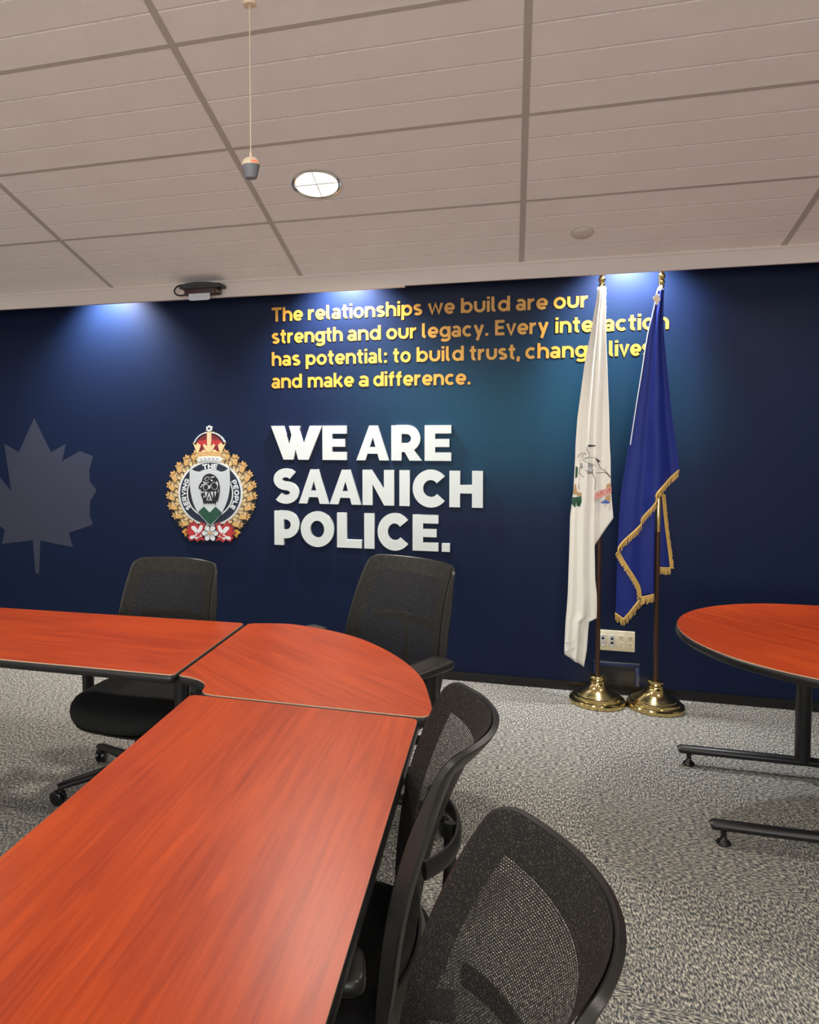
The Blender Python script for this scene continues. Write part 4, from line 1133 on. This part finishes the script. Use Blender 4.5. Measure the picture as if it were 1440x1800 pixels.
    for A, B in zip(rings, rings[1:]):
        for i in range(40): bm.faces.new((A[i], A[(i + 1) % 40], B[(i + 1) % 40], B[i]))
    bm.faces.new(rings[0][::-1]); bm.faces.new(rings[-1])
    finish('seat_pan', bm, M['black_plastic'], r, (0, 0, 0), ang=60)
    bm = newbm(); add_box(bm, -.085, .085, -.13, .17, .325, .376, .012); add_box(bm, -.035, .035, .10, .30, .338, .366, .01)
    finish('tilt_mechanism', bm, M['black_plastic'], r, (0, 0, 0))
    # ---- arms
    for s in (-1, 1):
        bm = newbm()
        add_tube(bm, [(s * .10, .03, .37), (s * .22, .03, .37), (s * .268, .03, .385), (s * .285, .03, .42), (s * .287, .03, .52), (s * .287, .035, .655)], [.016, .016, .018, .02, .02, .018], 12, ry=[.03, .03, .032, .034, .036, .034], up=Vector((0, 1, 0)))
        a = finish('armrest', bm, M['black_plastic'], r, (0, 0, 0), ang=60)
        bm = newbm(); pts = []
        P = round_poly([(-.044, -.13), (.044, -.13), (.050, .12), (-.050, .12)], [.035, .035, .03, .03], 6)
        rings = []
        for k, z in ((.90, .650), (.98, .655), (1.0, .664), (.97, .673), (.88, .678), (.5, .679)):
            rings.append([bm.verts.new((x * k, y * (1 - (1 - k) * .5) , z)) for x, y in P])
        for A, B in zip(rings, rings[1:]):
            for i in range(len(P)): bm.faces.new((A[i], A[(i + 1) % len(P)], B[(i + 1) % len(P)], B[i]))
        bm.faces.new(rings[0][::-1]); bm.faces.new(rings[-1])
        finish('arm_pad', bm, M['grey_plastic'], a, (s * .292, 0, 0), ang=60)
    # ---- lift and five-star base
    bm = newbm(); add_lathe(bm, [(.030, .09), (.030, .21), (.024, .215), (.024, .33)], 20); finish('gas_lift', bm, M['black_metal'], r, (0, 0, 0))
    bm = newbm(); add_lathe(bm, [(.03, .075), (.052, .08), (.056, .10), (.050, .125), (.034, .135)], 24)
    for k in range(5):
        a = 2 * PI * k / 5; c, s = math.cos(a), math.sin(a)
        add_tube(bm, [(.02 * c, .02 * s, .108), (.16 * c, .16 * s, .100), (.30 * c, .30 * s, .084), (.345 * c, .345 * s, .076)], [.030, .026, .021, .018], 12, ry=[.022, .019, .015, .012])
    base = finish('star_base', bm, M['black_plastic'], r, (0, 0, 0), ang=50)
    for k in range(5):
        a = 2 * PI * k / 5; c, s = math.cos(a), math.sin(a)
        bm = newbm()
        X = Matrix.Rotation(PI / 2, 3, 'Y')
        for sd in (-1, 1):
            add_lathe(bm, [(.006, -.008), (.026, -.008), (.030, -.005), (.030, .005), (.026, .008), (.006, .008)], 24, (sd * .013, -.014, .030), X)
        add_lathe(bm, [(.006, .03), (.012, .045), (.013, .072), (.008, .078)], 12)
        add_box(bm, -.024, .024, -.020, .004, .040, .058, .006)
        w = finish('caster', bm, M['caster'], base, (.335 * c, .335 * s, 0), ang=50); w.rotation_euler = (0, 0, a + .7)
    return r
def kids(o): return [k for k in bpy.data.objects if k.parent == o]
def place_chair(o, x, y, yaw, tilt, dz, base_rot, label, arm=1.0):
    # (x, y) is the middle of the back's top edge; the chair faces (sin yaw, -cos yaw)
    cx = x + YT * math.sin(yaw); cy = y - YT * math.cos(yaw)
    o.location = (cx, cy, 0); o.rotation_euler = (0, 0, yaw); o['label'] = label
    for k in kids(o):
        nm = k.name.split('.')[0]
        if nm in ('back_mesh', 'back_frame', 'back_bow', 'back_upright'):
            k.location.z = PIV + dz; k.rotation_euler.x = tilt
            # the back reclines about a point below its top edge
            k.location.y = YT * (1 - math.cos(tilt)); k.location.z = PIV + dz - YT * math.sin(tilt)
        elif nm == 'star_base': k.rotation_euler.z = base_rot
        elif nm == 'armrest':
            k.location.z = dz
            for p in kids(k):
                s = 1 if p.location.x > 0 else -1
                k.location.x = s * (arm - 1) * .287
        else: k.location.z = dz
ch0 = build_chair()
SPOTS = [(-1.478, -1.372, -.10, 0, -.045, 2.72, 'black mesh office chair under the crest, pulled up to the left table', 1.0),
         (-.376, -1.398, -.522, -.046, .003, .4, 'black mesh office chair behind the corner table, armrest beside its rounded edge', 1.1),
         (-.016, -3.095, -1.503, .037, 0, 1.378, 'black mesh chair at the long table, between the nearest chair and the corner table', .85),
         (.09, -3.657, -1.366, -.048, .001, -.017, 'nearest black mesh office chair, its large see-through back beside the long table', .85)]
clones = [ch0] + [copy_tree(ch0) for _ in SPOTS[1:]]
for o, a in zip(clones, SPOTS): place_chair(o, *a)

# ------------------------------------------------------------------ ceiling fittings
tilt = Matrix.Rotation(SL, 4, 'X')       # ceiling plane rises towards -Y
def on_ceiling(name, x, y):
    o = empty(name, (x, y, ceil_z(y))); o.rotation_euler = (-SL, 0, 0); return o
dl = on_ceiling('ceiling_downlight', -.868, -1.198)
tag(dl, 'round recessed downlight glowing in the sloping ceiling', 'ceiling light')
bm = newbm(); add_lathe(bm, [(.100, -.001), (.100, -.008), (.106, -.011), (.114, -.008), (.116, -.0005)], 48, caps=False); finish('trim_ring', bm, M['chrome'], dl)
k = N('lamp_reflector_glow'); k.set(Base_Color=(.9, .9, .85, 1))
k.b.inputs['Emission Color'].default_value = (1, .97, .88, 1); k.b.inputs['Emission Strength'].default_value = 2.3
tcn = k.n('ShaderNodeTexCoord'); nzn = k.n('ShaderNodeTexNoise', i_Scale=16.0, i_Detail=2.0); k.l(tcn.outputs['Object'], nzn.inputs[0])
k.l(k.math('MULTIPLY_ADD', nzn.outputs['Fac'], 1.0, .38), k.b.inputs['Emission Strength'])
bm = newbm(); add_lathe(bm, [(.001, -.0035), (.05, -.0035), (.101, -.003)], 40, caps=False); finish('lens', bm, k.m, dl)
kb = N('lamp_bulb'); kb.b.inputs['Emission Color'].default_value = (1, .93, .75, 1); kb.b.inputs['Emission Strength'].default_value = 25
bm = newbm(); add_lathe(bm, [(.0005, -.012), (.008, -.010), (.011, -.004), (.008, -.003)], 16, (-.03, -.085, 0)); finish('lamp_bulb', bm, kb.m, dl)
bm = newbm(); add_box(bm, -.1, .1, -.0008, .0008, -.0055, -.004); add_box(bm, -.0008, .0008, -.1, .1, -.0055, -.004); finish('lens_wires', bm, M['black_metal'], dl, sm=False)
sc_ = on_ceiling('sprinkler_cover', .322, -.604)
tag(sc_, 'small flat round cover disc on the ceiling above the flags', 'ceiling cover')
bm = newbm(); add_lathe(bm, [(.045, 0), (.047, -.003), (.047, -.009), (.044, -.011), (.02, -.012)], 36); o = finish('cover_disc', bm, M['soffit'], sc_)
bm = newbm(); add_lathe(bm, [(.052, 0), (.054, -.002), (.044, -.0025)], 36, caps=False); finish('escutcheon', bm, M['soffit'], sc_)
# hanging microphone
mic = empty('hanging_microphone', (-.845, -2.2, 2.385)); mz = ceil_z(-2.2) - 2.385
tag(mic, 'small grey and cream microphone hanging from the ceiling on a thin white cord', 'microphone')
bm = newbm(); add_lathe(bm, [(.012, -.006), (.019, -.004), (.0225, .004), (.028, .026), (.0305, .036), (.030, .038)], 28); finish('mic_grille', bm, M['grey_grille'], mic)
bm = newbm(); add_lathe(bm, [(.0305, .037), (.0318, .039), (.0318, .044), (.0305, .046), (.029, .052), (.022, .060), (.010, .064), (.005, .066), (.0035, .080), (.002, .084)], 28); finish('mic_cap', bm, M['cream'], mic)
ml = N('red_indicator'); ml.b.inputs['Base Color'].default_value = (.8, .2, .12, 1); ml.b.inputs['Emission Color'].default_value = (1, .25, .15, 1); ml.b.inputs['Emission Strength'].default_value = .5
bm = newbm()
ring = [(.0322 * math.cos(a), .0322 * math.sin(a)) for a in [-1.25 + k * .09 for k in range(9)]]
va = [bm.verts.new((x, y, .0395)) for x, y in ring]; vb = [bm.verts.new((x * .98, y * .98, .0475)) for x, y in ring]
for i in range(8): bm.faces.new((va[i], va[i + 1], vb[i + 1], vb[i]))
finish('indicator_light', bm, ml.m, mic)
bm = newbm(); add_tube(bm, [(0, 0, .08), (0, 0, mz * .5), (0, 0, mz + .002)], .0019, 8); finish('mic_cord', bm, M['cream'], mic)
bm = newbm(); add_lathe(bm, [(.022, mz - .006), (.022, mz + .008)], 20); finish('ceiling_plate', bm, M['cream'], mic)
# vented box on the soffit
rx = empty('soffit_receiver', (-1.775, Y0, 2.345))
tag(rx, 'dark vented box with white plate and looped cable on the soffit', 'receiver')
bm = newbm(); add_box(bm, -.105, .105, -.075, .0, -.024, .014, .005)
for k in range(16): add_box(bm, -.088 + k * .0115, -.084 + k * .0115, -.0785, -.07, -.019, .008)
finish('vented_case', bm, M['maroon_box'], rx)
bm = newbm(); add_prism(bm, [(-.128, .012), (.135, .010), (.138, .022), (.128, .034), (.10, .036), (.05, .044), (-.02, .047), (-.08, .044), (-.112, .036), (-.130, .028)], -.09, 0); finish('case_bracket', bm, M['dark_box'], rx, sm=False)
bm = newbm(); add_prism(bm, round_poly([(-.072, -.060), (.062, -.060), (.062, -.020), (-.072, -.020)], [.014, .014, .002, .002]), -.080, -.072); finish('mounting_plate', bm, M['white_plate'], rx, sm=False)
bm = newbm(); add_box(bm, .082, .114, -.078, -.02, -.022, .006, .006); finish('end_cap', bm, M['pole_wood'], rx)
bm = newbm(); add_tube(bm, crom([(-.100, -.05, -.018), (-.14, -.055, -.022), (-.172, -.05, -.008), (-.178, -.045, .016), (-.165, -.035, .036), (-.145, -.02, .047), (-.12, -.004, .046)], 6), .0048, 8); finish('cable_loop', bm, M['cable'], rx)

# ------------------------------------------------------------------ light
def spot(name, loc, power, size, blend, col, rad=.05, rot=(0, 0, 0)):
    d = bpy.data.lights.new(name, 'SPOT'); d.energy = power; d.spot_size = math.radians(size); d.spot_blend = blend; d.color = col; d.shadow_soft_size = rad
    o = link(bpy.data.objects.new(name, d)); o.location = loc; o.rotation_euler = rot; return o
WARM = (1, .93, .82)
# recessed lamps in the slot behind the soffit
for x, pw_, c in ((-2.58, 215, (1, .96, .9)), (-.98, 185, (.97, .97, 1)), (.62, 185, (.92, .95, 1))):
    spot('slot_lamp', (x, -.21, 2.535), pw_, 112, .9, c, .03, (math.radians(22), 0, 0))
# downlights: the one in view and its neighbours on the same 2.44 m spacing
for ix in (-1, 0, 1):
    for iy in (0, 1, 2):
        x = -.868 + 2.4384 * ix; y = -1.198 - 2.4384 * iy
        zc = ceil_z(y) if y > YS else ZF
        spot('downlight_lamp', (x, y, zc - .03), 125 if (ix, iy) == (0, 0) else 68, 150, .6, WARM, .09)
# added fill light behind the viewer to brighten the ceiling, not a known window
def area(name, loc, rot, sx, sy, power, col):
    d = bpy.data.lights.new(name, 'AREA'); d.shape = 'RECTANGLE'; d.size = sx; d.size_y = sy; d.energy = power; d.color = col
    o = link(bpy.data.objects.new(name, d)); o.location = loc; o.rotation_euler = rot; return o
area('added_rear_fill', (-.5, YF + .05, 1.8), (math.radians(90), 0, 0), 5.4, 1.6, 205, (.95, .97, 1))

bm = newbm()  # made-up window-like frame, added round the fill light
for x in (-3.25, -1.43, .37, 2.19): add_box(bm, x - .03, x + .03, YF, YF + .07, .97, 2.63)
for z in (.97, 2.63): add_box(bm, -3.28, 2.22, YF, YF + .07, z - .03, z + .03)
tag(finish('added_fill_frame', bm, M['soffit'], sm=False), kind='structure', label='added three bay frame round the unseen fill light behind the viewer')

w = bpy.data.worlds.new('room_air'); scn.world = w; w.use_nodes = True
w.node_tree.nodes['Background'].inputs[0].default_value = (.6, .6, .62, 1); w.node_tree.nodes['Background'].inputs[1].default_value = .3
scn.view_settings.view_transform = 'Standard'; scn.view_settings.look = 'None'; scn.view_settings.exposure = 0; scn.view_settings.gamma = 1
scn.view_settings.use_curve_mapping = False
scn.cycles.max_bounces = 8; scn.cycles.diffuse_bounces = 5; scn.cycles.transparent_max_bounces = 12
scn.cycles.use_denoising = True
